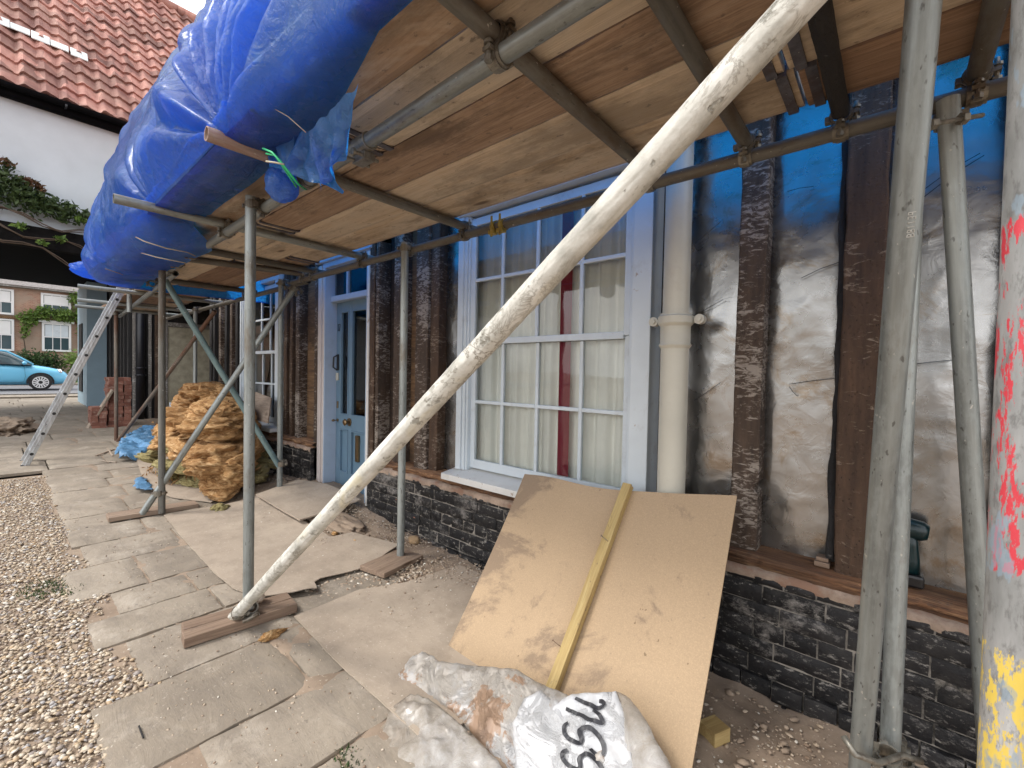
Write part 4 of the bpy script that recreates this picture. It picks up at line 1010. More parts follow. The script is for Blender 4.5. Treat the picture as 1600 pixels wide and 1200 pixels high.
# ---------------- deck boards (each board lies loose on the transoms)
YB = [.55, .78, 1.01, 1.24, 1.47]
names = ['outermost', 'second from outside', 'middle', 'second from the wall', 'nearest the wall']
joints = [[1.2, -2.4, -5.5], [1.2, -1.55, -4.3, -6.5], [1.2, -2.9, -6.7, -9.3], [1.2, -.255, -4.1, -7.9, -9.3], [1.2, -.235, -3.6, -7.4, -9.3]]
for r_, y in enumerate(YB):
    for k in range(len(joints[r_]) - 1):
        xb, xa = joints[r_][k] - .006, joints[r_][k + 1] + .006
        if y < .6 and xa < -5: pass
        L = xb - xa; nx = int(L / .06); ny = 8; wd = .2255; vs = []; fs = []
        s = R.random() * 80; sk = R.uniform(-.006, .006); dz = R.uniform(0, .007)
        for side in (0, 1):
            for i in range(nx + 1):
                for j in range(ny + 1):
                    X = xa + L * i / nx; v = j / ny; e = min(v, 1 - v) * wd
                    wob = .0035 * mn.noise(Vector((X * 1.6, s + (0 if v < .5 else 20), 0))) * (1 if j in (0, ny) else 0)
                    chip = .006 * max(0, fbm((X * 5, s, j), 4)) if (j in (0, ny)) else 0
                    Y = y + .002 + wd * v + wob * .6 + sk * .3 * (i / nx - .5) + (chip if j == 0 else -chip)
                    z = ZD + dz + .0015 * mn.noise(Vector((X * 2, v * 3, s)))
                    if side == 0: z += .007 * max(0, 1 - e / .009)
                    else: z += .037
                    vs.append((X - xa - L / 2, Y - y - .1135, z - ZD))
        n1 = (nx + 1) * (ny + 1)
        for i in range(nx):
            for j in range(ny):
                a = i * (ny + 1) + j; fs.append((a, a + 1, a + ny + 2, a + ny + 1)); b = a + n1; fs.append((b, b + ny + 1, b + ny + 2, b + 1))
        for i in range(nx):
            for j in (0, ny): a = i * (ny + 1) + j; q_ = (a, a + ny + 1, a + ny + 1 + n1, a + n1); fs.append(q_ if j == 0 else q_[::-1])
        for j in range(ny):
            for i in (0, nx): a = i * (ny + 1) + j; q_ = (a, a + n1, a + n1 + 1, a + 1); fs.append(q_ if i == 0 else q_[::-1])
        o = mesh('scaffold_board', vs, fs, [['deck', 'deck_pale', 'deck'], ['deck_pale', 'deck', 'deck_pale'], ['deck_dark', 'deck_pale', 'deck_dark'], ['deck', 'deck_pale', 'deck_dark', 'deck'], ['deck_dark', 'deck', 'deck_dark', 'deck']][r_][k], None); o.location = (xa + L / 2, y + .1135, ZD)
        zone = ['over the paired tubes', 'middle length, over the large window', 'far length, over the blue door', 'last far length by the recess'][min(k + (1 if len(joints[r_]) == 4 else 0), 3)] if len(joints[r_]) > 4 else ['near length, over the leaning hardboard', 'middle length, over the blue door', 'far length towards the ladder'][k]
        tag(o, 'grey brown scaffold board, row %s, %s' % (names[r_], zone), 'scaffold board', 'boards of the scaffold deck')
        for xe in (-L / 2 + .03, L / 2 - .03):
            mb = MB(); hw = .1125; mb.box(xe - .014, xe + .014, -hw, hw, -.0022, -.0008 + dz); mb.box(xe - .014, xe + .014, -hw - .001, -hw + .001, -.002, .041); mb.box(xe - .014, xe + .014, hw - .001, hw + .001, -.002, .041)
            b_ = mb.build('end_band', 'steelband', None); b_.location = (0, 0, 0); b_.parent = o

# ================================================================== TARPAULIN
KN = Vector((-1.86, .72, 2.16))      # where it is tied over the red sleeve
K1 = Vector((-3.0, .70, 2.16))
def tarp_profile(x, t):
    """t 0 hem .. 1 top at the house; returns y, z"""
    hk = min(1, max(0, (-1.0 - x) / .6))
    pn = [(.625 + .15 * hk, 2.150), (.532, 2.157), (.528, 2.40), (.655, 2.98), (.92, 3.62), (1.26, 4.36), (1.64, 5.05), (2.05, 5.62)]      # right of the knot: hem lies over the outer board edge
    dn = min(1, max(0, (-3.15 - x) / .3)); dn = dn * dn * (3 - 2 * dn)
    pf = [(.76 + .14 * dn, 2.155 - .085 * dn), (.55 + .05 * dn, 2.162 - .09 * dn), (.485, 2.36 - .04 * dn), (.60, 2.86), (.92, 3.66), (1.28, 4.45), (1.68, 5.1), (2.05, 5.62)]        # left of the knot: tucked under to the ledger
    k = min(1, max(0, (-1.75 - x) / .35)); k = k * k * (3 - 2 * k)
    n = len(pn) - 1; f = t * n; i = min(int(f), n - 1); u = f - i
    def cr(P):
        p0, p1_, p2_, p3_ = P[max(i - 1, 0)], P[i], P[i + 1], P[min(i + 2, n)]
        return [.5 * ((2 * b) + (-a + c) * u + (2 * a - 5 * b + 4 * c - d_) * u * u + (-a + 3 * b - 3 * c + d_) * u ** 3) for a, b, c, d_ in zip(p0, p1_, p2_, p3_)]
    A, B = cr(pn), cr(pf); return A[0] * (1 - k) + B[0] * k, A[1] * (1 - k) + B[1] * k
def sabs(a, e=.09): return math.sqrt(a * a + e * e) - e * .5
def tarp_build():
    x1, x0 = 1.6, -5.6; nx, nt_ = 640, 340; vs = []; fs = []; g = np.zeros((nx + 1, nt_ + 1, 3))
    for i in range(nx + 1):
        x = x0 + (x1 - x0) * i / nx
        for j in range(nt_ + 1):
            t = (j / nt_) ** 1.35; y, z = tarp_profile(x, t)
            # gathers fanning from the knots
            disp = 0; X = x
            for (K, amp, fr, rad, ph) in ((KN, .13, 10, 1.0, .4), (K1, .06, 8, .7, 1.9), (Vector((-4.9, .7, 2.15)), .05, 7, .75, 0), (Vector((-.2, .6, 2.25)), .06, 6, 1.2, 2)):
                dx, dz = x - K.x, z - K.z + .02; rr_ = math.hypot(dx, dz) + 1e-4; an = math.atan2(dz, dx)
                fall = math.exp(-(rr_ / rad) ** 2) * min(1, rr_ / .12)
                w_ = math.sin(an * fr + ph + 1.3 * mn.noise(Vector((an * 2, K.x, 0)))); w_ = sabs(w_, .16) * 1.3 - .6
                disp += amp * fall * w_ * min(1, rr_ * 2 + .25)
                pull = .32 * math.exp(-(rr_ / .42) ** 2); X -= dx * pull * (.5 if K is KN else .35); 
                if j < nt_ * .5 and z > 2.2: z -= dz * pull * .2; y += (K.y - y) * pull * .35
            # hanging swags and creases
            sc_ = min(1, max(0, (z - 2.15) * 1.3))
            n1 = mn.noise(Vector((x * .75 + 3, z * .55, 0))); n2 = mn.noise(Vector((x * 1.9 + z * .8, z * .7 - x * .4, 4))); n3 = 1 - sabs(mn.noise(Vector((x * 3.6 + z * 1.5, z * 1.1, 9))), .05) * 2
            n4 = 1 - sabs(mn.noise(Vector((x * 5 + z * 2, z * 5 - x * 2, 2)) + Vector((n2, n1, 0)) * 1.5), .06) * 2.4; n5 = fbm((x * 9, z * 9, 5), 4)
            disp += sc_ * (.07 * n1 + .045 * n2 + .02 * n3) + (.25 + .75 * sc_) * (.006 * n4 + .003 * n5)
            low = max(0, 1 - abs(t - .11) / .14) if x < -3.2 else 0
            disp += low * .035 * (1 - abs(mn.noise(Vector((x * 1.3, z * 9 + x * 2.2, 6)))) * 2.2)
            vd = mn.voronoi(Vector((x * 1.5 + n2 * .6, z * 1.1 + n1 * .6, 1.3)))[0]; vd2 = mn.voronoi(Vector((x * 4.2 + n2, z * 3.6 + x * 1.2 + n1, 4.1)))[0]; vd3 = mn.voronoi(Vector((x * 11 + n2 * 2, z * 9 - x * 3, 2.2)))[0]
            disp += (.2 + .8 * sc_) * (.085 * (vd[1] - vd[0]) + .034 * (vd2[1] - vd2[0]) + .009 * (vd3[1] - vd3[0]) - .03)
            if z < 2.32 and x > -3.2: disp *= max(.35, (z - 2.15) / .17)
            g[i, j] = (X, y - disp * .92, z + disp * .25)
            if x > -5.4 and 2.15 < g[i, j, 2] < 2.26: g[i, j, 1] = min(g[i, j, 1], .540) if j > 12 else g[i, j, 1]
            if j == 0 and x < -3.2: g[i, j, 2] += .018 * mn.noise(Vector((x * 6, 0, 1)))
    # far end: sheet folds round the end of the deck
    ends = []
    for i in range(14):
        f = (i + 1) / 14; row = []
        for j in range(nt_ + 1):
            p = g[0, j].copy(); y, z = p[1], p[2]; yt = 2.15
            a = f * PI / 2
            row.append((p[0] - .22 * math.sin(min(1, f * 2) * PI / 2) + .05 * mn.noise(Vector((f * 3, z * 1.5, 0))), y + (yt - y) * f ** 1.5, z + (.04 * f if z < 2.5 else 0)))
        ends.append(row)
    allrows = ends[::-1] + [[tuple(q_) for q_ in g[i]] for i in range(nx + 1)]
    for row in allrows: vs += row
    w_ = nt_ + 1
    for i in range(len(allrows) - 1):
        for j in range(nt_): a = i * w_ + j; fs.append((a, a + w_, a + w_ + 1, a + 1))
    return vs, fs
tv, tf = tarp_build()
tarp = mesh('blue_tarpaulin', tv, tf, 'tarp', None, True)
tag(tarp, 'huge crumpled blue tarpaulin sheeting over the scaffold, tied down along its lower edge', 'tarpaulin')
def blob(name, c, rx, ry, rz_, amp, mat, parent=None, sub=4, seed=0, fr=2.2, pleat=0, rot=None):
    bm = bmesh.new(); bmesh.ops.create_icosphere(bm, subdivisions=sub, radius=1)
    for v in bm.verts:
        p = v.co.copy(); n = fbm(p * fr + Vector((seed, seed * 2, 0)), 4); rdg = 1 - abs(mn.noise(p * fr * 1.7 + Vector((seed, 3, seed)))) * 2
        s = 1 + amp * n + amp * .5 * rdg
        if pleat: s += pleat * (abs(math.sin(math.atan2(p.y, p.x) * 7 + 2 * n)) - .5) * max(0, p.z + .3)
        v.co = Vector((p.x * rx, p.y * ry, p.z * rz_)) * s
    me = bpy.data.meshes.new(name); bm.to_mesh(me); bm.free()
    o = link(name, me, mat, None, True); o.matrix_basis = Matrix.Translation(Vector(c)) @ (rot.to_matrix().to_4x4() if rot else Matrix())
    if parent: adopt(o, parent)
    return o
kb = onz(440, 287, 2.06)
blob('tied_ball', (kb.x, kb.y, 2.055), .062, .062, .068, .10, 'tarp', tarp, 4, 3, 1.6, .06)
def hangfold(name, pts, wdt, seed):
    """crumpled triangular fold hanging below the knot"""
    nx, ny = 26, 26; vs = []; fs = []
    A, B, C, D = [Vector(p) for p in pts]
    for j in range(ny + 1):
        for i in range(nx + 1):
            u, v = i / nx, j / ny; p = (A * (1 - u) + B * u) * (1 - v) + (C * (1 - u) + D * u) * v
            ang = u * 4 * PI + 2 * mn.noise(Vector((u * 3, v * 2, seed))); p.y -= wdt * math.sin(ang) * (.15 + v) ; p.z += .012 * mn.noise(Vector((u * 6, v * 5, seed))); p.x += wdt * .5 * math.cos(ang) * v
            vs.append(p)
    for j in range(ny):
        for i in range(nx): a = j * (nx + 1) + i; fs.append((a, a + 1, a + nx + 2, a + nx + 1))
    return mesh(name, vs, fs, 'tarp', tarp, True)
def P(u, v, y): return ony(u, v, y)
hangfold('gathered_fold', (P(470, 205, .66), P(492, 205, .66), P(440, 268, .70), P(535, 300, .70)), .020, 1)
hangfold('gathered_fold', (P(484, 205, .64), P(560, 130, .62), P(500, 300, .70), P(538, 240, .68)), .012, 4)
hangfold('gathered_fold', (P(400, 225, .70), P(455, 190, .68), P(425, 262, .70), P(462, 262, .72)), .018, 7)
mb = MB(); mb.path([P(411, 232, .60), P(425, 238, .58), P(438, 252, .60), P(452, 270, .62), P(466, 288, .66), P(478, 296, .72)], .0035, 6); mb.path([P(416, 240, .60), P(430, 243, .59), P(443, 262, .61), P(455, 280, .64), P(463, 292, .68)], .003, 6); mb.build('green_twine', 'rope_green', tarp, True)
mb = MB(); mb.path([P(416, 252, .60), P(430, 254, .58), P(444, 257, .60)], .003, 6); mb.path([P(478, 207, .62), P(450, 182, .60), P(425, 168, .58)], .0012, 5); mb.build('wire_tie', 'rope', tarp, True)
mb = MB()
for (pts) in ([(193, 360, .62), (225, 377, .66), (260, 388, .78), (292, 394, .9), (305, 400, 1.0)], [(203, 390, .70), (245, 402, .76), (290, 411, .92)], [(165, 420, .62), (195, 430, .8), (222, 436, 1.0)]):
    mb.path([P(u, v, y * .86) for u, v, y in pts], .0035, 6)
mb.build('lashing_cord', 'rope', tarp, True)
# crumpled dark lower bundle and the wrapped tail beyond
for k, (u, v, y, rx, rz_) in enumerate(((205, 400, .86, .42, .10), (230, 412, .84, .32, .08), (262, 400, .86, .30, .07), (190, 385, .82, .30, .13))):
    blob('gathered_fold', P(u, v, y), rx, .09, rz_, .30, 'tarp', tarp, 5, 20 + k, 2.2)
tl = blob('wrapped_tail', P(150, 423, .72), .16, .21, .095, .10, 'tarp', tarp, 5, 31, 2.4, 0)

def foliage(name, pts, n, size, mat, label, cat, seed, parent=None, aspect=.55, group=None):
    """n leaf-sized faces scattered in ellipsoids pts = [(centre, radii)]"""
    rs = np.random.RandomState(seed); wsum = np.array([r[0] * r[1] * r[2] for c, r in pts]); wsum = wsum / wsum.sum(); V = []; Fs = []
    for i in range(n):
        c, r = pts[rs.choice(len(pts), p=wsum)]; d_ = rs.normal(size=3); d_ /= np.linalg.norm(d_); d_ *= rs.rand() ** .45 * (1 + .25 * math.sin(d_[0] * 5 + seed) * math.cos(d_[2] * 6))
        p = Vector((c[0] + d_[0] * r[0], c[1] + d_[1] * r[1], c[2] + d_[2] * r[2])); s = size * rs.uniform(.5, 1.25)
        a = Vector(rs.normal(size=3)).normalized(); b = a.orthogonal().normalized(); b = (b * math.cos(rs.rand() * 6) + a.cross(b) * math.sin(rs.rand() * 6)).normalized() * s * aspect; a = a * s; k = len(V)
        V += [p - a, p + b * .8 - a * .1, p + a, p - b * .8 - a * .1 + a.cross(b).normalized() * s * .15]; Fs.append((k, k + 1, k + 2, k + 3))
    o = mesh(name, V, Fs, mat, parent); return tag(o, label, cat, group)
# ================================================================== THINGS ON THE GROUND
def polysheet(name, pts, thick, zf, mat, label, cat, group=None, step=.04, bend=.0, seed=0, ragged=.004, lift=None):
    """thin board lying on the ground; pts are (x, y) outline"""
    b = []; n = len(pts)
    for i in range(n):
        a, c = Vector(pts[i]), Vector(pts[(i + 1) % n]); L = (c - a).length; k = max(1, int(L / .03))
        for q_ in range(k):
            t = q_ / k; p = a.lerp(c, t); nr = Vector((-(c - a).y, (c - a).x)).normalized(); p += nr * ragged * fbm((p.x * 12, p.y * 12, seed), 3) * (0 if q_ == 0 else 1); b.append(p)
    nb = len(b); allp = list(b); xs_ = [p.x for p in b]; ys_ = [p.y for p in b]
    def inside(p):
        c = False; j = nb - 1
        for i in range(nb):
            if (b[i].y > p.y) != (b[j].y > p.y) and p.x < (b[j].x - b[i].x) * (p.y - b[i].y) / (b[j].y - b[i].y) + b[i].x: c = not c
            j = i
        return c
    x = min(xs_)
    while x < max(xs_):
        y = min(ys_)
        while y < max(ys_):
            p = Vector((x + R.uniform(-.008, .008), y + R.uniform(-.008, .008)))
            if inside(p) and min((p - q_).length for q_ in b[::2]) > step * .4: allp.append(p)
            y += step
        x += step
    res = delaunay_2d_cdt(allp, [(i, (i + 1) % nb) for i in range(nb)], [list(range(nb))], 1, 1e-6); V2, E2, F2 = res[0], res[1], res[2]
    vs = []; N = len(V2)
    for p in V2: z = zf(p.x, p.y) + bend * mn.noise(Vector((p.x * 1.7, p.y * 1.7, seed))) + (lift(p.x, p.y) if lift else 0); vs.append((p.x, p.y, z + thick))
    vs += [(v[0], v[1], v[2] - thick) for v in vs[:N]]
    fs = [tuple(f) for f in F2] + [tuple(i + N for i in f[::-1]) for f in F2]
    from collections import Counter
    ec = Counter(tuple(sorted((f[i], f[(i + 1) % len(f)]))) for f in F2 for i in range(len(f)))
    for f in F2:
        for i in range(len(f)):
            a, c = f[i], f[(i + 1) % len(f)]
            if ec[tuple(sorted((a, c)))] == 1: fs.append((c, a, a + N, c + N))
    o = mesh(name, vs, fs, mat); return tag(o, label, cat, group)
gs = lambda x, y: gz(x, y) + .030
GRP = 'sheets laid to protect the paving'
polysheet('floor_sheet', [(-4.43, .86), (-3.7, .84), (-3.03, .825), (-2.75, .84), (-2.55, .895), (-2.44, 1.02), (-2.38, 1.14), (-2.47, 1.17), (-2.50, 1.22), (-2.45, 1.5), (-2.55, 1.80), (-2.8, 1.74), (-3.0, 1.70), (-3.05, 1.56), (-4.4, 1.56)], .005, gs, 'dusty', 'dusty sheet with torn curled corner beside the brace foot', 'floor sheet', GRP, bend=.010, seed=1, lift=lambda x, y: .028 * max(0, 1 - math.hypot(x + 2.40, y - 1.10) / .28) + .02 * max(0, 1 - math.hypot(x + 2.6, y - 1.7) / .5))
polysheet('floor_sheet', [(-4.32, 1.50), (-3.42, 1.50), (-3.40, 2.0), (-4.0, 2.0), (-4.36, 1.9)], .010, lambda x, y: gz(x, y) + .050, 'dusty', 'raised dusty sheet in front of the blue door', 'floor sheet', GRP, bend=.008, seed=2, lift=lambda x, y: .02)
polysheet('floor_sheet', [(-2.22, .95), (-1.7, .93), (-1.15, .93), (-.95, 1.9), (-1.6, 1.95), (-2.05, 1.9), (-2.12, 1.55), (-2.24, 1.32)], .005, gs, 'dusty', 'wide dusty sheet running under the leaning hardboard and sacks', 'floor sheet', GRP, bend=.010, seed=3)
polysheet('floor_sheet', [(-7.2, 1.12), (-6.2, 1.0), (-5.4, .93), (-4.98, 1.02), (-4.56, 1.22), (-4.8, 1.5), (-5.0, 1.7), (-5.2, 2.0), (-7.3, 1.98)], .006, gs, 'dusty', 'dusty sheet under the heap of orange insulation', 'floor sheet', GRP, bend=.010, seed=4)
def pad(x, y, lx, ly, h, rz_, label, name='sole_board', mat='pad', grp='sole boards under the scaffold feet', zoff=.022, two=False):
    n = MB(); hx, hy = lx / 2, ly / 2
    if two: n.box(-hx, hx, -hy, -.004, 0, h); n.box(-hx * .96, hx, .004, hy, -.003, h - .002)
    else: n.box(-hx, hx, -hy, hy, 0, h)
    o = n.build(name, mat, None, bevel=.003); o.location = (x, y, gz(x, y) + zoff); o.rotation_euler = (.0, math.radians(.86), rz_); return tag(o, label, 'sole board', grp)
e0, e1 = ong(285, 1030, .06), ong(450, 972, .06)
pad(-2.385, .765, .47, .17, .045, math.radians(84), 'grey split sole board under the white crusted brace foot', two=True)
pad(-4.60, .83, .58, .16, .035, math.radians(88), 'pale sole board under the second outer standard')
pad(-2.38, 1.63, .34, .21, .03, math.radians(100), 'short dusty board under the inner standard by the window', zoff=.02)
# mineral wool and loose stuff
# leaning hardboard with batten
A0 = Vector((-1.49, 1.30, .03)); A1 = Vector((-1.575, 1.955, .715)); B1 = Vector((-.46, 1.93, .815)); B0 = Vector((-.43, 1.33, .02))
def bpt(u, v, off=0):
    p = (A0 * (1 - u) + B0 * u) * (1 - v) + (A1 * (1 - u) + B1 * u) * v
    n = (B0 - A0).cross(A1 - A0).normalized()
    if n.y > 0: n = -n
    sag = .010 * math.sin(PI * v) + .012 * math.sin(PI * u) * v * v
    edge = .012 * math.cos(2 * PI * u) * v ** 4
    return p + n * (off - sag) + Vector((0, 0, edge + (.012 * mn.noise(Vector((u * 3, 5, 0))) * v ** 3)))
vs = []; fs = []; nu, nv = 60, 50
for s in (0, 1):
    for j in range(nv + 1):
        for i in range(nu + 1): vs.append(bpt(i / nu, j / nv, .004 - .008 * s))
w_ = nu + 1; N = w_ * (nv + 1)
for j in range(nv):
    for i in range(nu): a = j * w_ + i; fs += [(a, a + 1, a + w_ + 1, a + w_), (a + N + w_, a + N + w_ + 1, a + N + 1, a + N)]
for i in range(nu): fs.append((i + 1, i, i + N, i + 1 + N)); a = nv * w_ + i; fs.append((a, a + 1, a + 1 + N, a + N))
for j in range(nv): a = j * w_; fs.append((a, a + w_, a + w_ + N, a + N)); a += nu; fs.append((a + w_, a, a + N, a + w_ + N))
hbd = mesh('leaning_board', vs, fs, 'mdf'); tag(hbd, 'large tan hardboard sheet leaning on the brick plinth with a batten nailed down its middle', 'board')
hbd.data.polygons.foreach_set('use_smooth', [False] * len(hbd.data.polygons))
# batten from pixel line (870,1075) to (987,757)
nrm_b = (B0 - A0).cross(A1 - A0).normalized(); nrm_b = -nrm_b if nrm_b.y > 0 else nrm_b
def on_board(px, py, off=0):
    best = None; lo_u, hi_u, lo_v, hi_v = 0, 1, 0, 1
    for it in range(5):
        best = None
        for i in range(13):
            for j in range(13):
                u, v = lo_u + (hi_u - lo_u) * i / 12, lo_v + (hi_v - lo_v) * j / 12; p = bpt(u, v, off); q_ = p - Vector((0, 0, H)); c = Xc * q_.x + Yc * q_.y + Zc * q_.z
                e = (800 + F * c.x / c.z - px) ** 2 + (600 + F * c.y / c.z - py) ** 2
                if best is None or e < best[0]: best = (e, u, v)
        du, dv = (hi_u - lo_u) / 8, (hi_v - lo_v) / 8; lo_u, hi_u, lo_v, hi_v = best[1] - du, best[1] + du, best[2] - dv, best[2] + dv
    return bpt(best[1], best[2], off)
q0, q1 = on_board(868, 1075), on_board(984, 762)
db = (q1 - q0).normalized(); side = db.cross(nrm_b).normalized(); nrm_b = side.cross(db).normalized()
mb = MB(); hl = (q1 - q0).length / 2
bm_ = (q0 + q1) / 2
mb.obox((0, 0, 0), Vector((1, 0, 0)), Vector((0, 1, 0)), Vector((0, 0, 1)), hl + .17, .021, .0185)
bt = mb.build('batten', 'batten', None, bevel=.002)
bt.matrix_basis = Matrix.Translation(bm_ - db * .17 + nrm_b * .024) @ Matrix(((db.x, side.x, nrm_b.x, 0), (db.y, side.y, nrm_b.y, 0), (db.z, side.z, nrm_b.z, 0), (0, 0, 0, 1)))
adopt(bt, hbd); bt['label'] = 'pale greenish treated batten'
mb = MB()
for (u, v) in ((950, 846), (876, 1010)):
    p = on_board(u, v, .043); mb.path([p, p + nrm_b * .02 - Vector((.004, 0, 0)), p + nrm_b * .03 - Vector((.022, 0, -.006))], .0016, 6); mb.cyl(p + nrm_b * .03 - Vector((.022, 0, -.006)), p + nrm_b * .031 - Vector((.024, 0, -.0065)), .004, n=8)
nl = mb.build('bent_nails', 'galv_rusty', bt)

# sacks
from collections import Counter
def pillow(name, px, p0, n, thick, mat, seed, crease=1.0, step=.016, parent=None, flatback=True, dirs=None, edge=.05, pxs=None):
    """crumpled soft shape whose outline lies in a real plane (p0, n); inflated along n"""
    n = n.normalized(); P3 = [onplane(u, v, p0, n) for u, v in px]
    ax = X_ - n * n.x; ax.normalize(); ay = n.cross(ax); o_ = P3[0]
    pts = [Vector(((p - o_).dot(ax), (p - o_).dot(ay))) for p in P3]
    b = []; m_ = len(pts)
    for i in range(m_):
        a, c = pts[i], pts[(i + 1) % m_]; k = max(1, int((c - a).length / step))
        for q_ in range(k): b.append(a.lerp(c, q_ / k))
    for i in range(len(b)): b[i] = b[i] + Vector((mn.noise(Vector((i * .35, seed, 0))), mn.noise(Vector((i * .35, seed, 7))))) * .006
    nb = len(b); xs_ = [q.x for q in b]; ys_ = [q.y for q in b]; bb = np.array([(q.x, q.y) for q in b]); inn = []
    gx = np.arange(min(xs_), max(xs_), step); gy = np.arange(min(ys_), max(ys_), step)
    for x in gx:
        for y in gy:
            c = False; j = nb - 1
            for i in range(nb):
                if (b[i].y > y) != (b[j].y > y) and x < (b[j].x - b[i].x) * (y - b[i].y) / (b[j].y - b[i].y) + b[i].x: c = not c
                j = i
            if c and np.min(np.hypot(bb[:, 0] - x, bb[:, 1] - y)) > step * .45: inn.append(Vector((x + R.uniform(-.003, .003), y + R.uniform(-.003, .003))))
    V2, E2, F2 = delaunay_2d_cdt(b + inn, [(i, (i + 1) % nb) for i in range(nb)], [list(range(nb))], 1, 1e-6)[:3]
    def hgt(x, y):
        d_ = np.min(np.hypot(bb[:, 0] - x, bb[:, 1] - y)); s = 1 - (1 - min(1, d_ / edge)) ** 2; s = math.sqrt(max(0, s))
        wx_, wy_ = x + .05 * mn.noise(Vector((x * 9, y * 9, seed))), y + .05 * mn.noise(Vector((x * 9, y * 9, seed + 3)))
        r1 = 1 - abs(mn.noise(Vector((wx_ * 4 + wy_ * 4, wy_ * 8 - wx_ * 5, seed)))) * 2.6; r2 = 1 - abs(mn.noise(Vector((wx_ * 14 - wy_ * 5, wy_ * 12 + wx_ * 8, seed + 4)))) * 2.6; r3 = 1 - abs(mn.noise(Vector((wx_ * 30, wy_ * 26, seed)))) * 2.6 + fbm((x * 24, y * 24, seed), 3)
        q1 = mn.voronoi(Vector((wx_ * 7 + wy_ * 2, wy_ * 9 - wx_ * 3, seed)))[0]; q2 = mn.voronoi(Vector((wx_ * 19, wy_ * 17 + wx_ * 5, seed + 2)))[0]
        r1 = r1 * .35 + 2.2 * (q1[1] - q1[0]) - .6; r2 = r2 * .5 + 2.0 * (q2[1] - q2[0]) - .5
        return thick * s * (1 + .45 * mn.noise(Vector((x * 4, y * 4, seed)))) + crease * s * (.017 * r1 + .009 * r2 + .004 * r3)
    vs = []; N = len(V2)
    for p in V2: vs.append(o_ + ax * p.x + ay * p.y + n * hgt(p.x, p.y))
    for p in V2: vs.append(o_ + ax * p.x + ay * p.y - n * .012)
    fs = [tuple(f) for f in F2] + [tuple(i + N for i in f[::-1]) for f in F2]; ec = Counter(tuple(sorted((f[i], f[(i + 1) % len(f)]))) for f in F2 for i in range(len(f)))
    for f in F2:
        for i in range(len(f)):
            a, c = f[i], f[(i + 1) % len(f)]
            if ec[tuple(sorted((a, c)))] == 1: fs.append((c, a, a + N, c + N))
    me_o = mesh(name, vs, fs, mat, parent, True)
    def surf(u, v, lift=.003):
        p = onplane(u, v, p0 + n * thick * .9, n); x, y = (p - o_).dot(ax), (p - o_).dot(ay); return o_ + ax * x + ay * y + n * (hgt(x, y) + lift)
    return me_o, surf, n
nS = Vector((.05, -.62, .78)).normalized()
# three overlapping lobes: rear dirty fold, rolled sack, printed white face
pS = Vector((-1.1, 1.18, .11))
s2, _, _ = pillow('rubble_sack', [(618, 1062), (645, 1025), (664, 1019), (690, 1034), (740, 1040), (772, 1042), (808, 1046), (836, 1064), (885, 1085), (950, 1150), (1000, 1260), (840, 1260), (770, 1180), (700, 1110), (655, 1085)], pS, nS, .022, 'sack', 2, 1.5, edge=.05, step=.012)
tag(s2, 'mud stained white plastic sack rolled up against the foot of the leaning hardboard', 'sack', 'plastic sacks by the leaning board')
pW = pS + nS * .040
s1, surf1, _ = pillow('printed_sack', [(818, 1092), (845, 1078), (868, 1100), (893, 1084), (930, 1082), (962, 1080), (975, 1110), (984, 1160), (1000, 1260), (900, 1270), (800, 1270), (806, 1200), (800, 1130)], pW, nS, .012, 'sack_white', 6, .9, edge=.03, step=.012)
tag(s1, 'clean white sack face with big black letters, lying on the stained sack', 'sack', 'plastic sacks by the leaning board')
s4, _, _ = pillow('sack_flap', [(962, 1080), (985, 1092), (1010, 1125), (1030, 1165), (1052, 1205), (1075, 1270), (985, 1270), (976, 1170), (968, 1110)], pW - nS * .01, nS, .014, 'clearbag', 8, .8, edge=.03, parent=s1)
pC = Vector((-1.15, .93, .05)); nC = Vector((0, -.2, .98)).normalized()
s3, _, _ = pillow('clear_sack', [(598, 1140), (612, 1105), (640, 1085), (668, 1090), (705, 1118), (770, 1180), (830, 1262), (640, 1275), (600, 1200), (606, 1170)], pC, nC, .008, 'clearbag', 12, .9, edge=.05, step=.012)
tag(s3, 'crumpled dusty translucent plastic bag at the bottom edge, left of the stained sack', 'plastic bag')
s5, _, _ = pillow('plastic_scrap', [(600, 1040), (612, 1036), (640, 1060), (632, 1075), (612, 1062)], Vector((-1.5, 1.1, .04)), Vector((0, 0, 1)), .012, 'clearbag', 15, .5, step=.01, edge=.02)
tag(s5, 'small pale plastic scrap on the dusty sheet beside the stained sack', 'scrap')
# letters (cut by the fold) running up the white face
def stroke(pts, wpx):
    """ribbon through photo points: width in pixels, follows the sack surface"""
    P_ = [Vector(p) for p in pts]; fine = []
    for i in range(len(P_) - 1):
        p0, p1_, p2_, p3_ = P_[max(i - 1, 0)], P_[i], P_[i + 1], P_[min(i + 2, len(P_) - 1)]
        for k in range(6):
            u = k / 6; fine.append(.5 * ((2 * p1_) + (-p0 + p2_) * u + (2 * p0 - 5 * p1_ + 4 * p2_ - p3_) * u * u + (-p0 + 3 * p1_ - 3 * p2_ + p3_) * u ** 3))
    fine.append(P_[-1]); vs = []; fs = []
    for i, p in enumerate(fine):
        d_ = (fine[min(i + 1, len(fine) - 1)] - fine[max(i - 1, 0)]).normalized(); nn = Vector((-d_.y, d_.x)); w_ = wpx * (.75 + .25 * math.sin(PI * i / (len(fine) - 1)))
        for s in (-.5, 0, .5): q_ = p + nn * w_ * s; vs.append(surf1(q_.x, q_.y, .007))
    for i in range(len(fine) - 1):
        for k in range(2): a = i * 3 + k; fs.append((a, a + 1, a + 4, a + 3))
    return vs, fs
def z3(p): return (860 + p[0] / 5.333, 1000 + p[1] / 5.333)
mb = MB()
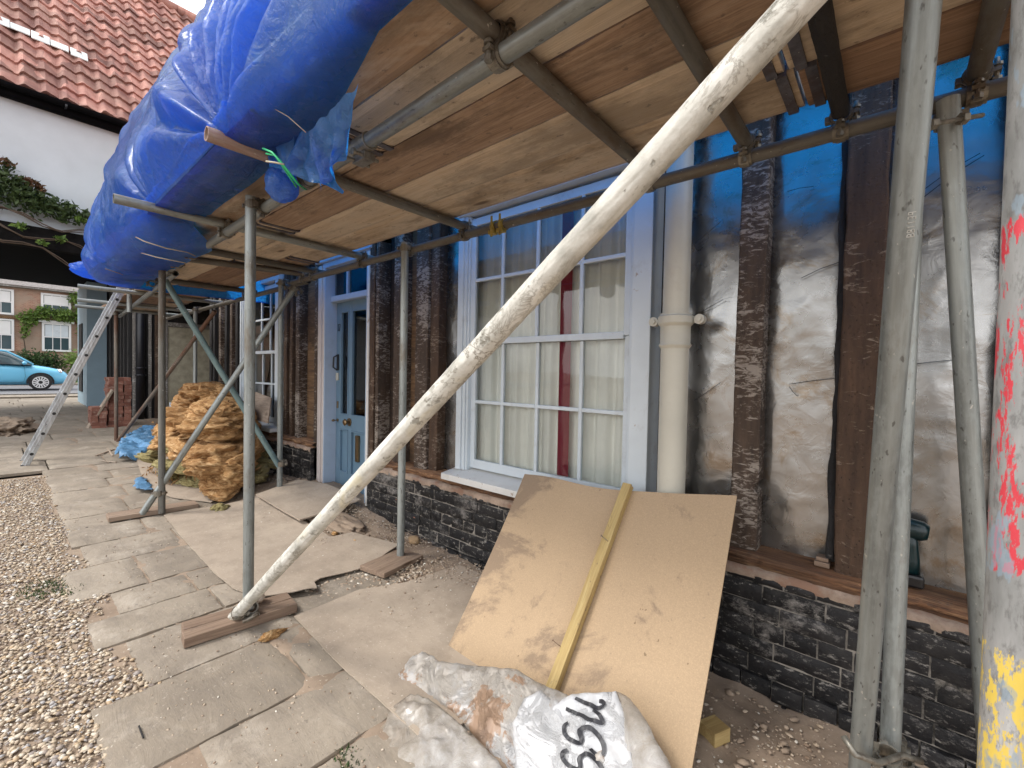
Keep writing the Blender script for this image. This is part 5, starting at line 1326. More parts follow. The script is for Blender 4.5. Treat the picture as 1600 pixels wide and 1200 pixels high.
for pts, wpx in (([(155, 700), (120, 715), (118, 770), (160, 830), (235, 862), (262, 835), (252, 770), (290, 735), (350, 750), (410, 810), (442, 880), (440, 940), (400, 962), (338, 915)], 7.5),
                 ([(150, 925), (112, 940), (108, 985), (150, 1045), (225, 1085), (255, 1060), (248, 1000), (285, 965), (350, 975), (405, 1030), (440, 1100), (435, 1160), (395, 1180), (330, 1140)], 7.5),
                 ([(130, 1150), (105, 1180), (110, 1230), (160, 1290), (240, 1310)], 7.5),
                 ([(135, 580), (200, 610), (290, 650), (370, 680), (432, 690), (425, 650), (395, 610), (355, 585)], 7.0),
                 ([(212, 492), (270, 515), (330, 545), (390, 560), (438, 545), (440, 518), (405, 508)], 7.0)):
    v_, f_ = stroke([z3(p) for p in pts], wpx); mb.add(v_, f_)
mb.build('printed_letters', 'ink', s1, True)

# insulation heap: many separate torn pieces
heap_c = Vector((-5.75, 1.50, 0))
pieces = []
def woolpiece(c, rx, ry, rz_, mat, seed, rotz, tilt, label, grp):
    bm = bmesh.new(); bmesh.ops.create_icosphere(bm, subdivisions=5, radius=1)
    for v in bm.verts:
        p = v.co.copy(); q_ = Vector((p.x * .85 + seed, p.y * 1.0, p.z * 1.9))
        w_ = Vector((mn.noise(q_ * 1.4), mn.noise(q_ * 1.4 + Vector((9, 0, 0))), mn.noise(q_ * 1.4 + Vector((0, 9, 0))))) * .55
        q2 = q_ + w_
        fold = 1 - math.sqrt(mn.noise(q2 * 1.5) ** 2 + .006) * 2.6; fold2 = 1 - math.sqrt(mn.noise(q2 * 3.8) ** 2 + .004) * 2.4; fib = fbm(Vector((q2.x * 4, q2.y * 4, q2.z * 16)), 4)
        s = 1 + .30 * mn.noise(q_ * 1.1) + .20 * fold + .05 * fold2 + .03 * fib
        v.co = Vector((p.x * rx, p.y * ry, p.z * rz_)) * s
    me = bpy.data.meshes.new('m'); bm.to_mesh(me); bm.free()
    o = link('insulation_roll' if mat == 'wool' else 'insulation_slab', me, mat, None, True); o.location = c; o.rotation_euler = (tilt, R.uniform(-.3, .3), rotz)
    return tag(o, label, 'insulation', grp)
# explicit layout: (u, v, y-depth, size x, size y, size z, tilt)
WL = [(322, 612, 1.62, .30, .26, .10, 'topmost orange wool bundle on the heap'), (352, 622, 1.72, .34, .24, .13, 'brown orange wool bundle at the back of the heap top'),
      (300, 628, 1.50, .26, .2, .085, 'ragged orange wool lip jutting left near the heap top'), (345, 645, 1.55, .36, .28, .12, 'broad orange wool roll under the topmost bundle'),
      (375, 650, 1.70, .34, .25, .15, 'shadowed brown wool roll beside the far window'), (300, 655, 1.36, .30, .24, .10, 'orange wool fold halfway down the left side'),
      (275, 668, 1.30, .30, .22, .10, 'long orange wool tongue spreading left'), (335, 672, 1.38, .34, .26, .11, 'orange wool sheet across the middle of the heap'),
      (365, 680, 1.52, .34, .26, .12, 'dark streaked wool piece in the middle right'), (262, 690, 1.16, .22, .16, .075, 'low orange wool end on the blue plastic'),
      (300, 700, 1.22, .26, .2, .09, 'orange brown wool piece over the yellow slabs'), (350, 712, 1.36, .33, .27, .15, 'large creased orange wool bale, front centre'),
      (330, 730, 1.28, .25, .2, .11, 'bright orange wool fold above the floor sheet'), (372, 735, 1.42, .30, .22, .16, 'tall crumpled orange wool bale at front right'),
      (345, 755, 1.34, .26, .16, .085, 'smooth folded orange wool at the very front'), (388, 705, 1.62, .24, .22, .13, 'brown wool clump behind the outer standard'), (388, 668, 1.72, .22, .2, .14, 'dull brown wool under the window ledge')]
for k, (u, v, y, sx, sy, sz, lab) in enumerate(WL):
    if u > 345: u -= 12
    if u < 270: u += 2
    c = ony(u, v, y); c.z = max(c.z, .10 + .02)
    woolpiece(c, sx * (.78 if v > 640 else .66), sy * .85, sz * 1.05, 'wool', 3.7 * k + 1, R.uniform(-1.0, 1.0), R.uniform(-.5, .5), lab, 'torn rolls of orange mineral wool')
blob('insulation_core', (heap_c.x - .15, 1.60, .36), .44, .36, .46, .2, 'wool', None, 5, 77, 2.4)
fl_ = []
for k, (u, v, y, sx, sy, sz, lab) in enumerate(WL):
    c = ony(u - (12 if u > 345 else 0), v, y); fl_.append(((c.x, c.y - .02, max(c.z, .12)), (sx * .80, sy * .90, sz * 1.15)))
fl_ += [((-5.6, 1.25, .12), (.35, .25, .05)), ((-6.1, 1.2, .14), (.4, .2, .08))]
foo = foliage('wool_tatters', fl_, 2600, .045, 'wool', None, None, 44, bpy.data.objects['insulation_core'], .22)
tag(bpy.data.objects['insulation_core'], 'compacted brown wool mass in the core of the heap', 'insulation', 'torn rolls of orange mineral wool')
SLB = [(232, 715, 1.06), (245, 705, 1.10), (258, 725, 1.08), (275, 705, 1.15), (262, 742, 1.12), (285, 728, 1.18), (300, 752, 1.26), (288, 760, 1.24), (308, 762, 1.3), (318, 745, 1.34), (250, 692, 1.16), (270, 690, 1.2), (405, 735, 1.75), (412, 722, 1.85), (410, 708, 1.9), (402, 748, 1.68)]
for k, (u, v, y) in enumerate(SLB):
    c = ony(u, v, y); c.z = max(c.z, .13)
    o = woolpiece(c, .12 + .04 * R.random(), .08, .035 + .015 * R.random(), 'slab', 5.3 * k + 2, R.uniform(-.7, .7), R.uniform(-.3, .3), None, None)
    tag(o, 'yellow green mineral wool slab scrap, ' + ['at the left tip of the heap', 'above the left tip on the blue plastic', 'between the left tip and outer standard', 'tucked under the long orange tongue', 'lying on the sheet left of the standard', 'behind the crossing brace', 'square block in front of the bale', 'block beside the standard foot', 'upright block against the smooth fold', 'wedged below the bright orange fold', 'dusty, highest on the left side', 'half under the orange tongue', 'behind the near standard, low', 'behind the near standard, in the middle', 'behind the near standard, highest', 'by the foot of the teal brace'][k], 'insulation', 'yellow green mineral wool scraps')
o = blob('insulation_scrap', ong(343, 795, .03), .075, .06, .035, .35, 'slab', None, 4, 5, 2.5); tag(o, 'lone yellow green wool scrap on the dusty sheet in front of the heap', 'insulation')
o = blob('wool_tuft', ong(425, 992, .03), .022, .05, .016, .4, 'wool', None, 4, 9, 2.5); tag(o, 'small orange wool tuft beside the sole board', 'insulation')
for k, (u, v, s, lb, mt) in enumerate([(523, 843, .024, 'round orange stone on the dirt below the door step', 'wool'), (554, 856, .024, 'orange stone left of the pale lump', 'wool'), (647, 857, .045, 'large brown stone against the brick plinth behind the inner standard', 'stone_brown'), (563, 863, .022, 'white angular stone lump', 'stone_white'), (402, 962, .040, 'pinkish broken stone on the sole board beside the clamp', 'stone_pink'), (390, 977, .022, 'small grey white stone on the sole board', 'stone_white')]):
    if mt not in M: M[mt] = mat_simple(mt.replace('_', ' '), {'stone_brown': (.30, .2, .11), 'stone_white': (.7, .67, .6), 'stone_pink': (.52, .42, .33)}[mt], .85, 0, .3, 20, .5)
    p = ong(u, v); z = gz(p.x, p.y) + (.085 if u < 410 else .02) + s * .3
    o = blob('stone', (p.x, p.y, z), s, s * .8, s * .6, .22, mt if mt != 'wool' else 'wool', None, 3, k * 3.3, 1.6); tag(o, lb, 'stone')
o = blob('concrete_lump', (-3.38, 1.75, .075), .36, .13, .065, .28, 'dirt', None, 5, 41, 2.2); tag(o, 'broken concrete step edge under the raised sheet', 'rubble')
# offcuts on the ground
def stick(name, u0, v0, u1, v1, w_, h_, mat, label, cat='offcut', grp=None, dz=.03):
    a, b = ong(u0, v0, dz), ong(u1, v1, dz); a.z, b.z = gz(a.x, a.y) + dz, gz(b.x, b.y) + dz; d_ = (b - a); L = d_.length; d_.normalize(); sd_ = d_.cross(Z_).normalized(); up = sd_.cross(d_)
    mb = MB(); mb.obox((0, 0, 0), X_, Y_, Z_, L / 2, w_ / 2, h_ / 2); o = mb.build(name, mat, None, bevel=.0015)
    o.matrix_basis = Matrix.Translation((a + b) / 2) @ Matrix(((d_.x, sd_.x, up.x, 0), (d_.y, sd_.y, up.y, 0), (d_.z, sd_.z, up.z, 0), (0, 0, 0, 1))); return tag(o, label, cat, grp)
stick('timber_offcut', 1104, 1150, 1128, 1140, .07, .05, 'batten', 'weathered green timber block peeping out at the right foot of the leaning board', dz=.035)
stick('wood_splinter', 708, 922, 738, 926, .012, .008, 'pad', 'grey wood splinter on the dusty sheet by the plinth')
stick('lath_piece', 690, 884, 705, 905, .010, .006, 'pad', 'short lath piece pointing away from the plinth')
stick('twig', 217, 1134, 224, 1153, .005, .005, 'stud_black', 'dark twig lying on the nearest paving slab')
for k, (u0, v0, u1, v1) in enumerate(((150, 712, 178, 702), (160, 720, 182, 722), (168, 700, 176, 712), (190, 655, 214, 660))):
    stick('lath_piece', u0, v0, u1, v1, .02, .008, 'pad', ['long lath on the paving left of the blue plastic', 'short lath nearest the blue plastic', 'splinter crossing the laths by the far standard', 'lath lying by the brick stack'][k], 'lath', 'lath scraps by the far standard')
# grass tufts
def tuft(p, n, h, sp, name, label, mat='leaf', cat='weeds'):
    mb = MB()
    for i in range(n):
        a = R.random() * 2 * PI; r_ = sp * math.sqrt(R.random()); b = Vector((p[0] + r_ * math.cos(a) * 1.6, p[1] + r_ * math.sin(a), p[2])); l = h * R.uniform(.4, 1); dr = Vector((R.uniform(-1, 1), R.uniform(-1, 1), 1.1)).normalized(); sd_ = dr.cross(Z_).normalized() * .0028
        mb.add([b - sd_, b + sd_, b + dr * l * .6 + sd_ * .6, b + dr * l + Vector((0, 0, -.2 * l)), b + dr * l * .6 - sd_ * .6], [(0, 1, 2, 3, 4)])
    o = mb.build(name, mat); return tag(o, label, cat, None, None)
p = ong(65, 925); tuft((p.x, p.y, gz(p.x, p.y) + .01), 160, .035, .09, 'weed_tuft', 'low green weeds growing in the gravel beside the paving')
p = ong(112, 925); tuft((p.x, p.y, gz(p.x, p.y) + .01), 90, .025, .05, 'weed_tuft', 'tiny green tuft at the ragged paving edge')
p = ong(545, 1192); tuft((p.x, p.y, gz(p.x, p.y) + .01), 90, .025, .04, 'weed_tuft', 'green tuft in a paving joint at the bottom of the picture')

# cordless drill on the sole plate
def drill():
    c = Vector((.045, 2.135, .57)); t = empty('cordless_drill', (c.x, c.y, c.z), 'dark teal cordless drill standing on the sole plate behind the paired tubes', 'drill')
    mb = MB(); mb.path([c + Vector((-.075, .0, .208)), c + Vector((-.06, 0, .208)), c + Vector((.0, 0, .206)), c + Vector((.05, 0, .200)), c + Vector((.066, 0, .198))], [.026, .034, .036, .035, .026], 18)
    mb.path([c + Vector((.012, 0, .20)), c + Vector((.022, 0, .14)), c + Vector((.026, 0, .09)), c + Vector((.022, 0, .05))], [.025, .021, .022, .027], 14); mb.build('drill_body', 'drill', t, True)
    mb = MB(); mb.box(c.x - .045, c.x + .06, c.y - .036, c.y + .036, c.z + .001, c.z + .047); mb.build('battery', 'drillblk', t, bevel=.010)
    mb = MB(); mb.path([c + Vector((-.075, 0, .208)), c + Vector((-.11, 0, .208)), c + Vector((-.135, 0, .208))], [.024, .022, .012], 16); mb.cyl(c + Vector((-.135, 0, .208)), c + Vector((-.19, 0, .208)), .003, n=8); mb.build('chuck', 'drillblk', t, True)
    mb = MB(); mb.box(c.x - .012, c.x - .002, c.y - .01, c.y + .01, c.z + .13, c.z + .165); mb.build('trigger', 'drillblk', t, bevel=.003)
drill()
# small offcuts on the sole plate
mb = MB(); mb.box(-.215, -.165, 2.10, 2.15, .566, .585); mb.box(-.21, -.17, 2.11, 2.16, .586, .60); tag(mb.build('timber_chock', 'pad', None, bevel=.002), 'little grey timber chocks on the sole plate left of the wormy stud', 'offcut')

# ================================================================== LADDER
lt = onx(196, 444, -7.25); lb_ = ong(38, 730)
lad = empty('ladder', (lb_.x, lb_.y, lb_.z), 'aluminium ladder leaning up to the far end of the scaffold', 'ladder')
dl = (lt - lb_).normalized(); nl_ = dl.cross(X_).normalized()
for k, ox in enumerate((0, -.38)):
    o_ = Vector((ox, 0, 0)); mb = MB(); mb.obox((lt + lb_) / 2 + o_, X_, nl_, dl, .013, .032, (lt - lb_).length / 2); mb.obox((lt + lb_) / 2 + o_ + X_ * .002, X_, nl_, dl, .016, .006, (lt - lb_).length / 2 - .01)
    s = mb.build('stile', 'alu', lad, bevel=.003)
    mb = MB(); mb.obox(lb_ + o_ - dl * .01, X_, nl_, dl, .017, .036, .03); mb.build('rubber_foot', 'rubber', s, bevel=.003)
L_l = (lt - lb_).length; k = .16
while k < L_l - .05:
    c = lb_ + dl * k; mb = MB(); mb.cyl(c + Vector((.0165, 0, 0)), c + Vector((-.395, 0, 0)), .014, n=14); r_ = mb.build('rung', 'alu', lad, True)
    mb = MB(); mb.cyl(c + Vector((.0165, 0, 0)), c + Vector((.020, 0, 0)), .017, n=14); mb.build('rung_end', 'rubber', r_); k += .25

# ================================================================== RECESS AND WING
wing = empty('wing_building', (-13, 1.9, .18), 'dark timbered wing beyond the recess with white battens and black drainpipe', 'building')
slab('wall', -17.4, -12.05, 1.86, 2.0, .0, 5.0, 'stud_black', wing); slab('recess_wall', -12.16, -12.0, 2.0, 6.0, 0, 5.6, 'stud_black', wing)
slab('recess_back', -12, -7.95, 4.2, 4.3, 0, 5.6, 'room', wing)
for i, x in enumerate((-12.5, -12.95, -13.35, -13.75, -14.3, -14.8)):
    stud(x - .06, x + .05, .16, 3.4, 'stud_grey', y0=1.80 + .01 * (i % 2), y1=1.88, seed=40 + i, wob=.02, parent=wing, name='batten')
    stud(x + .10, x + .24, .16, 3.4, 'stud_black', y0=1.77, y1=1.87, seed=60 + i, wob=.01, parent=wing, name='stud')
mb = MB(); mb.cyl((-11.93, 1.92, .1), (-11.93, 1.92, 3.6), .075, n=24)
for z in (1.1, 1.25, 2.9): mb.cyl((-11.93, 1.92, z), (-11.93, 1.92, z + .03), .095, n=24)
mb.build('drainpipe', 'blackiron', wing, True)
stud(-11.97, -11.92, .2, 3.4, 'stud_grey', y0=2.05, y1=2.10, seed=90, wob=.02, parent=wing, name='batten'); stud(-11.99, -11.93, .2, 3.4, 'stud_grey', y0=1.80, y1=1.84, seed=91, wob=.004, parent=wing, name='batten')
stud(-11.98, -11.92, .2, 3.2, 'stud_brown', y0=2.16, y1=2.30, seed=92, wob=.006, parent=wing, name='board')
mb = MB()
for (a, b, z0, z1) in ((2.30, 2.38, .2, 2.9), (3.22, 3.32, .2, 2.9), (2.38, 3.22, 2.78, 2.9), (2.38, 3.22, 2.18, 2.27)): mb.box(-11.99, -11.93, a, b, z0, z1)
f_ = mb.build('door_frame', 'stud_grey', wing, bevel=.005); f_['label'] = 'pale grey frame round the cream panel'
mb = MB(); mb.box(-11.98, -11.955, 2.385, 3.215, .3, 2.175); mb.build('cream_panel', 'cream', f_, bevel=.003)
def leaner(name, pts, thick, mat, label, cat, grp=None):
    a, b, c, d_ = [Vector(p) for p in pts]; n = (b - a).cross(d_ - a).normalized() * thick
    return tag(mesh(name, [a, b, c, d_, a + n, b + n, c + n, d_ + n], [(0, 1, 2, 3), (7, 6, 5, 4), (0, 4, 5, 1), (1, 5, 6, 2), (2, 6, 7, 3), (3, 7, 4, 0)], mat), label, cat, grp)
leaner('white_board', [(-8.6, 1.75, .14), (-8.2, 2.55, .14), (-8.25, 2.55, .74), (-8.65, 1.75, .74)], .02, 'render', 'dusty white board standing on edge behind the wool heap', 'board')
leaner('grey_board', [(-7.9, 1.45, .14), (-7.1, 2.0, .14), (-7.3, 2.0, .40), (-8.0, 1.45, .36)], .02, 'pad', 'grey boards lying behind the heap left side', 'board')
bl_ = ony(432, 660, 1.95)
leaner('card_sheet', [ony(396, 655, 1.90), ony(420, 662, 1.86), ony(425, 622, 1.98), ony(399, 612, 2.02)], .012, 'pad', 'brown card sheet propped against the far sash window', 'card')
# blue gate leaf at the far passage end
gate = empty('blue_gate', (-15.4, 1.45, .23), 'tall pale blue boarded gate folded back at the far end of the passage', 'gate')
mb = MB()
for i in range(9): x = -15.42 - i * .22; mb.box(x - .213, x, 1.43, 1.47, .26, 3.4)
mb.build('boards', 'gate_blue', gate, bevel=.004); slab('edge_stile', -15.418, -15.36, 1.425, 1.80, .24, 3.4, 'gate_blue', gate, .005); slab('wicket_panel', -16.9, -16.2, 1.405, 1.43, .6, 2.4, 'stud_black', gate)
# brick stacks (each brick a thing) and a leaning plank
bm0 = MB(); bm0.box(-.1075, .1075, -.051, .051, -.0325, .0325); bproto = bm0.build('brick', 'redbrick', None, bevel=.004)
def stackpos():
    out = []
    for row in range(14):
        for c in range(3):
            for dd in range(2): out.append((-10.85 - dd * .225 - (.01 * (row % 2)), 1.33 + c * .108 + R.uniform(-.012, .012), .19 + row * .0665, R.uniform(-.06, .06), 'tall brick stack', row, c * 2 + dd))
    for row in range(6):
        for c in range(2):
            for dd in range(2): out.append((-10.8 - dd * .225, 1.10 + c * .108 + R.uniform(-.01, .01), .19 + row * .0665, R.uniform(-.08, .08), 'low brick stack', row, c * 2 + dd))
    return out
ords = ['bottom', 'second', 'third', 'fourth', 'fifth', 'sixth', 'seventh', 'eighth', 'ninth', 'tenth', 'eleventh', 'twelfth', 'thirteenth', 'top']
cols_ = ['front left', 'rear left', 'front middle', 'rear middle', 'front right', 'rear right']
for i, (x, y, z, rz_, nm, row, c) in enumerate(stackpos()):
    o = bproto if i == 0 else bproto.copy()
    if i: COL.objects.link(o)
    o.location = (x, y, z); o.rotation_euler = (0, 0, rz_)
    tag(o, 'reclaimed red brick in the %s, %s course, %s' % (nm, ords[row] if nm[0] == 't' else (ords[row] if row < 5 else 'top'), cols_[c]), 'brick', 'stacked reclaimed bricks beyond the scaffold')
leaner('leaning_plank', [(-10.9, 1.02, .17), (-10.75, 1.04, .17), (-10.6, 1.34, .85), (-10.75, 1.34, .87)], .03, 'pad', 'pale plank leaning on the tall brick stack', 'plank')
# blue plastic sheet near the far standard
def softsheet(name, px, dz, mat, label, cat, seed, amp=.04):
    pts = [ong(u, v, dz) for u, v in px]; o = polysheet(name, [(p.x, p.y) for p in pts], .003, lambda x, y: gz(x, y) + .03, mat, label, cat, step=.035, seed=seed, ragged=.03, lift=lambda x, y: amp * (1 - abs(mn.noise(Vector((x * 4, y * 6, seed)))) * 1.6) + amp * .4 * mn.noise(Vector((x * 12, y * 12, seed))))
    o.data.polygons.foreach_set('use_smooth', [True] * len(o.data.polygons)); return o
softsheet('blue_plastic', [(180, 712), (200, 722), (240, 705), (262, 690), (268, 672), (225, 670), (190, 690)], .05, 'tarp_pale', 'faded blue plastic sheet bunched on the ground by the rusty far standard', 'plastic sheet', 3, .09)
softsheet('blue_plastic', [(208, 762), (225, 772), (240, 768), (226, 750), (214, 748)], .03, 'tarp_pale', 'small torn blue plastic scrap left of the second outer standard', 'plastic sheet', 5, .03)
leaner('loose_plank', [ong(238, 682, .17), ong(300, 668, .17), ong(296, 660, .2), ong(236, 672, .2)], .012, 'pad', 'thin plank lying over the blue plastic', 'plank')
# heap of weedy rubble at the left edge
o = blob('rubble_mound', (-11.2, .10, .2), .7, .30, .16, .35, 'dirt', None, 5, 51, 3); tag(o, 'low heap of leaf litter and rubble at the left edge of the picture', 'rubble')

# ================================================================== WHITE GABLED HOUSE WITH CARRIAGE PASSAGE
gh = empty('white_rendered_house', (-12, -2, .2), 'white rendered house with red pantile roof over a dark carriage passage', 'house')
slab('wall', -12.0, -11.75 - .3, -9, 8, 3.78, 6.25, 'render', gh); 
mb = MB(); mb.box(-12.02, -11.86, -9, 8, 3.42, 3.80); mb.build('bressummer', 'tar', gh, bevel=.01)
mb = MB()
for i in range(10): x = -12.4 - i * .52; mb.box(x - .07, x + .07, -9, 5, 3.50, 3.66)
mb.box(-17.4, -12.03, -9, 6, 3.66, 3.72); mb.box(-17.38, -12.1, -9, 5.5, 3.47, 3.497); mb.build('passage_ceiling', 'blackpaint', gh); slab('passage_wall', -17.4, -12.0, -5.2, -5.0, 0, 3.6, 'render', gh); slab('rear_wall', -17.5, -17.35, -9, 8, 3.5, 6.25, 'render', gh); slab('pier', -12.3, -12.0, -9, -5, 0, 3.5, 'render', gh)
# pantile roof
def pantiles():
    pitch = math.atan(1.475); L = 5.8; rows = 17; cw = .262; ny = 8 * 60; vs = []; fs = []; y0, y1 = -9.0, 7.0; ex, ez = -11.78, 6.18
    ys = np.linspace(y0, y1, ny + 1); tl = L / rows
    cp, sp_ = math.cos(pitch), math.sin(pitch)
    for r_ in range(rows):
        base = len(vs)
        for e in (0, 1, 2):
            d_ = tl * (r_ + (0, 0, 1)[e]) + (0.0 if e < 2 else .02); lift = (0, .052, .004)[e]
            for i, y in enumerate(ys):
                ph = y / cw + .02 * r_; fr_ = ph - math.floor(ph); sid = math.floor(ph) * 7 + r_ * 13; jz = .012 * math.sin(sid * 12.9898)
                prof = .032 * math.sin(2 * PI * fr_) + .012 * math.sin(4 * PI * fr_)
                dd = d_ + (.012 * math.sin(sid * 3.3) if e < 2 else 0); n_ = prof + lift + jz
                vs.append((ex - dd * cp + n_ * sp_, y, ez + dd * sp_ + n_ * cp))
        w_ = ny + 1
        for e in (0, 1):
            for i in range(ny): a = base + e * w_ + i; fs.append((a, a + 1, a + w_ + 1, a + w_))
    o = mesh('roof', vs, fs, 'tile', gh, True)
    try: o.data.set_sharp_from_angle(angle=math.radians(50))
    except Exception: pass
    rx, rz_ = ex - L * cp, ez + L * sp_
    mesh('rear_roof', [(rx, y0, rz_), (rx, y1, rz_), (rx - 2.4, y1, 6.2), (rx - 2.4, y0, 6.2)], [(0, 1, 2, 3)], 'tile', gh)
    mb = MB(); k = y0
    while k < y1: mb.cyl((rx, k, rz_ + .02), (rx, k + .42, rz_ + .03), .13, .12, 12); k += .42
    mb.build('ridge_tiles', 'tile', gh, True)
    def on_roof(y, d_, n_): return Vector((ex - d_ * cp + n_ * sp_, y, ez + d_ * sp_ + n_ * cp))
    # pale flashing bands and a little vent
    mb = MB()
    for i in range(5):
        y = .02 + i * .262 + R.uniform(-.01, .01); d_ = 1.72 - .02 * i; c = on_roof(y, d_, .065); mb.obox(c, Vector((0, 1, 0)), Vector((-cp, 0, sp_)), Vector((sp_, 0, cp)), .125, .13 - .03 * (i % 2), .012)
    mb.build('flashing', 'lead', gh, bevel=.01)
    c = on_roof(2.28, .70, .06); mb = MB(); mb.obox(c, Vector((0, 1, 0)), Vector((-cp, 0, sp_)), Vector((sp_, 0, cp)), .17, .07, .02); mb.build('flashing', 'lead', gh, bevel=.01)
    mb = MB(); mb.box(c.x - .05, c.x + .05, c.y - .05, c.y + .06, c.z - .05, c.z + .5); mb.build('vent_stack', 'pad', gh, bevel=.01)
pantiles()
mb = MB(); n = 10; vs = []; fs = []
for k, y in enumerate((-9, 8)):
    for i in range(n + 1): a = PI + PI * i / n; vs.append((-11.70 + .075 * math.cos(a), y, 6.13 + .075 * math.sin(a)))
for i in range(n): fs.append((i, i + 1, n + 2 + i, n + 1 + i))
mb.add(vs, fs); mb.box(-11.99, -11.80, -9, 8, 5.98, 6.12); mb.build('gutter', 'blackpaint', gh, True)
mb = MB()
for y in np.arange(-8, 8, 1.1): mb.box(-11.80, -11.61, y, y + .03, 6.04, 6.07)
mb.build('gutter_brackets', 'blackiron', gh)

def limbs(name, paths, mat='bark', parent=None, r0=.02):
    mb = MB()
    for pth in paths: mb.path(pth, [r0 * (1 - .7 * i / (len(pth) - 1)) for i in range(len(pth))], 6)
    return mb.build(name, mat, parent, True)
# creeper on the passage beam
cr = empty('wall_creeper', (-11.8, -1.0, 3.4), 'straggly creeper hanging along the beam over the passage', 'climbing plant')
cp_ = []
for i in range(50):
    y = -1.6 + i * .085; top = 5.35 - .85 * max(0, min(1, (y + .25) / .95)) - .15 * (y > .9); zc = 3.95 + .5 * (top - 3.95) * R.uniform(.6, 1.05)
    cp_.append(((-11.80, y, zc), (.10, .13, max(.10, (top - 3.95) * .45 * R.uniform(.5, 1)))))
foliage('leaves', cp_, 6500, .06, 'leaf', None, None, 3, cr)
foliage('leaves', [((-11.76, y, z), (.08, .12, .08)) for y, z in ((.35, 4.55), (.1, 4.8), (.45, 4.5))], 160, .05, 'leaf_red', None, None, 5, cr)
foliage('leaves', [((-11.70, y, z), (.06, .1, .07)) for y, z in ((.25, 3.72), (.75, 3.62), (.5, 3.5), (1.0, 4.05))], 120, .05, 'leaf_bright', None, None, 6, cr)
limbs('stems', [[(-11.80, -1.5 + k * .2 + t * .22 + .05 * math.sin(t * 2 + k), 3.95 - .25 * math.sin(t * .9 + k) + .05 * k % .3) if False else (-11.79 + .04 * math.sin(t + k), -1.4 + t * .24, 4.05 - .07 * t * (k % 3 + .6) * .5 + .10 * math.sin(t * 1.3 + k * 2)) for t in range(12)] for k in range(7)], 'bark', cr, .022)

# ================================================================== STREET
mb = MB(); mb.add([(-20.3, -30, .30), (-20.3, 30, .30), (-28.5, 30, .37), (-28.5, -30, .37)], [(0, 1, 2, 3)]); mb.build('road', 'asphalt')['kind'] = 'structure'
mb = MB(); mb.box(-20.3, -19.2, -30, 30, .1, .345); mb.build('pavement', 'paving')['kind'] = 'structure'
mb = MB(); mb.box(-20.42, -20.301, -30, 30, .1, .375); mb.build('kerb', 'stud_grey')['kind'] = 'structure'
mb = MB(); mb.box(-29.6, -28.5, -30, 30, .1, .46); mb.build('far_pavement', 'paving')['kind'] = 'structure'
mb = MB(); mb.box(-31.9, -29.6, -30, 30, .1, .50); mb.build('verge', 'grass')['kind'] = 'structure'
sh = empty('brick_street_house', (-32, 1, .5), 'red and brown brick house across the street with white sash windows', 'house')
slab('wall', -32.3, -32.0, -12, 12, .3, 5.15, 'streetbrick', sh)
mesh('roof', [(-31.7, -12, 5.05), (-31.7, 12, 5.05), (-35.5, 12, 8.2), (-35.5, -12, 8.2)], [(0, 1, 2, 3)], 'slate', sh); slab('string_course', -31.99, -31.93, -12, 12, 3.42, 3.56, 'brownboard', sh); slab('eaves_board', -31.99, -31.72, -12, 12, 4.96, 5.04, 'stud_grey', sh)
def hwin(y0, y1, z0, z1, head=False):
    mb = MB(); w_ = .09
    mb.box(-31.995, -31.93, y0 - w_, y0, z0 - w_, z1 + w_); mb.box(-31.995, -31.93, y1, y1 + w_, z0 - w_, z1 + w_); mb.box(-31.995, -31.93, y0, y1, z1, z1 + w_); mb.box(-31.995, -31.90, y0, y1, z0 - w_, z0)
    zm = (z0 + z1) / 2; mb.box(-31.985, -31.955, y0, y1, zm - .025, zm + .025)
    n_ = 3 if y1 - y0 > .7 else 2
    for i in range(1, n_): y = y0 + (y1 - y0) * i / n_; mb.box(-31.98, -31.96, y - .014, y + .014, z0, z1)
    if head: mb.box(-31.99, -31.86, y0 - .2, y1 + .2, z1 + .095, z1 + .2)
    f = mb.build('window', 'carwhite', sh); mb = MB(); mb.box(-31.994, -31.97, y0, y1, z0, z1); mb.build('pane', 'carglass', f)
    mb = MB(); mb.box(-31.969, -31.966, y0 + .02, y1 - .02, zm + .03, z1 - .02); mb.build('blind', 'carwhite' if not head else 'frame_white', f)
hwin(1.45, 2.30, 2.05, 3.30, True); hwin(-.6, .36, 2.0, 3.35); hwin(-.6, .36, 3.72, 4.75); hwin(1.42, 2.3, 3.85, 4.75)
hwin(3.4, 4.3, 2.05, 3.3, True)
cb = empty('climbing_shrub', (-31.8, 2, .6), 'yellow green climber trained round the street house windows', 'climbing plant')
foliage('leaves', [((-31.8, .95, 3.55), (.2, .42, .35)), ((-31.8, 1.5, 3.85), (.2, .5, .35)), ((-31.8, 2.15, 3.8), (.2, .45, .4)), ((-31.8, 2.75, 4.1), (.2, .3, .6)), ((-31.8, .8, 3.0), (.15, .2, .5)), ((-31.8, 2.55, 4.7), (.2, .3, .4)), ((-31.8, 2.85, 3.0), (.2, .25, .9))], 2600, .085, 'leaf_bright', None, None, 8, cb)
limbs('trunk', [[(-31.85, 2.75 + .1 * math.sin(t), .5 + t * .6) for t in range(7)], [(-31.85, .8 + .05 * math.sin(t), .5 + t * .5) for t in range(6)]], 'bark', cb, .05)
b1 = empty('hedge_bush', (-30.6, 1.2, .5), 'rounded dark green bush in front of the street house', 'bush')
foliage('leaves', [((-30.6, .9, 1.25), (.5, .75, .75)), ((-30.6, 1.5, 1.35), (.5, .65, .6)), ((-30.6, .5, 1.0), (.4, .5, .5))], 3600, .075, 'leaf_dark', None, None, 12, b1); limbs('trunk', [[(-30.6, 1.1, .45), (-30.6, 1.15, 1.0), (-30.6, 1.2, 1.5)]], 'bark', b1, .05)
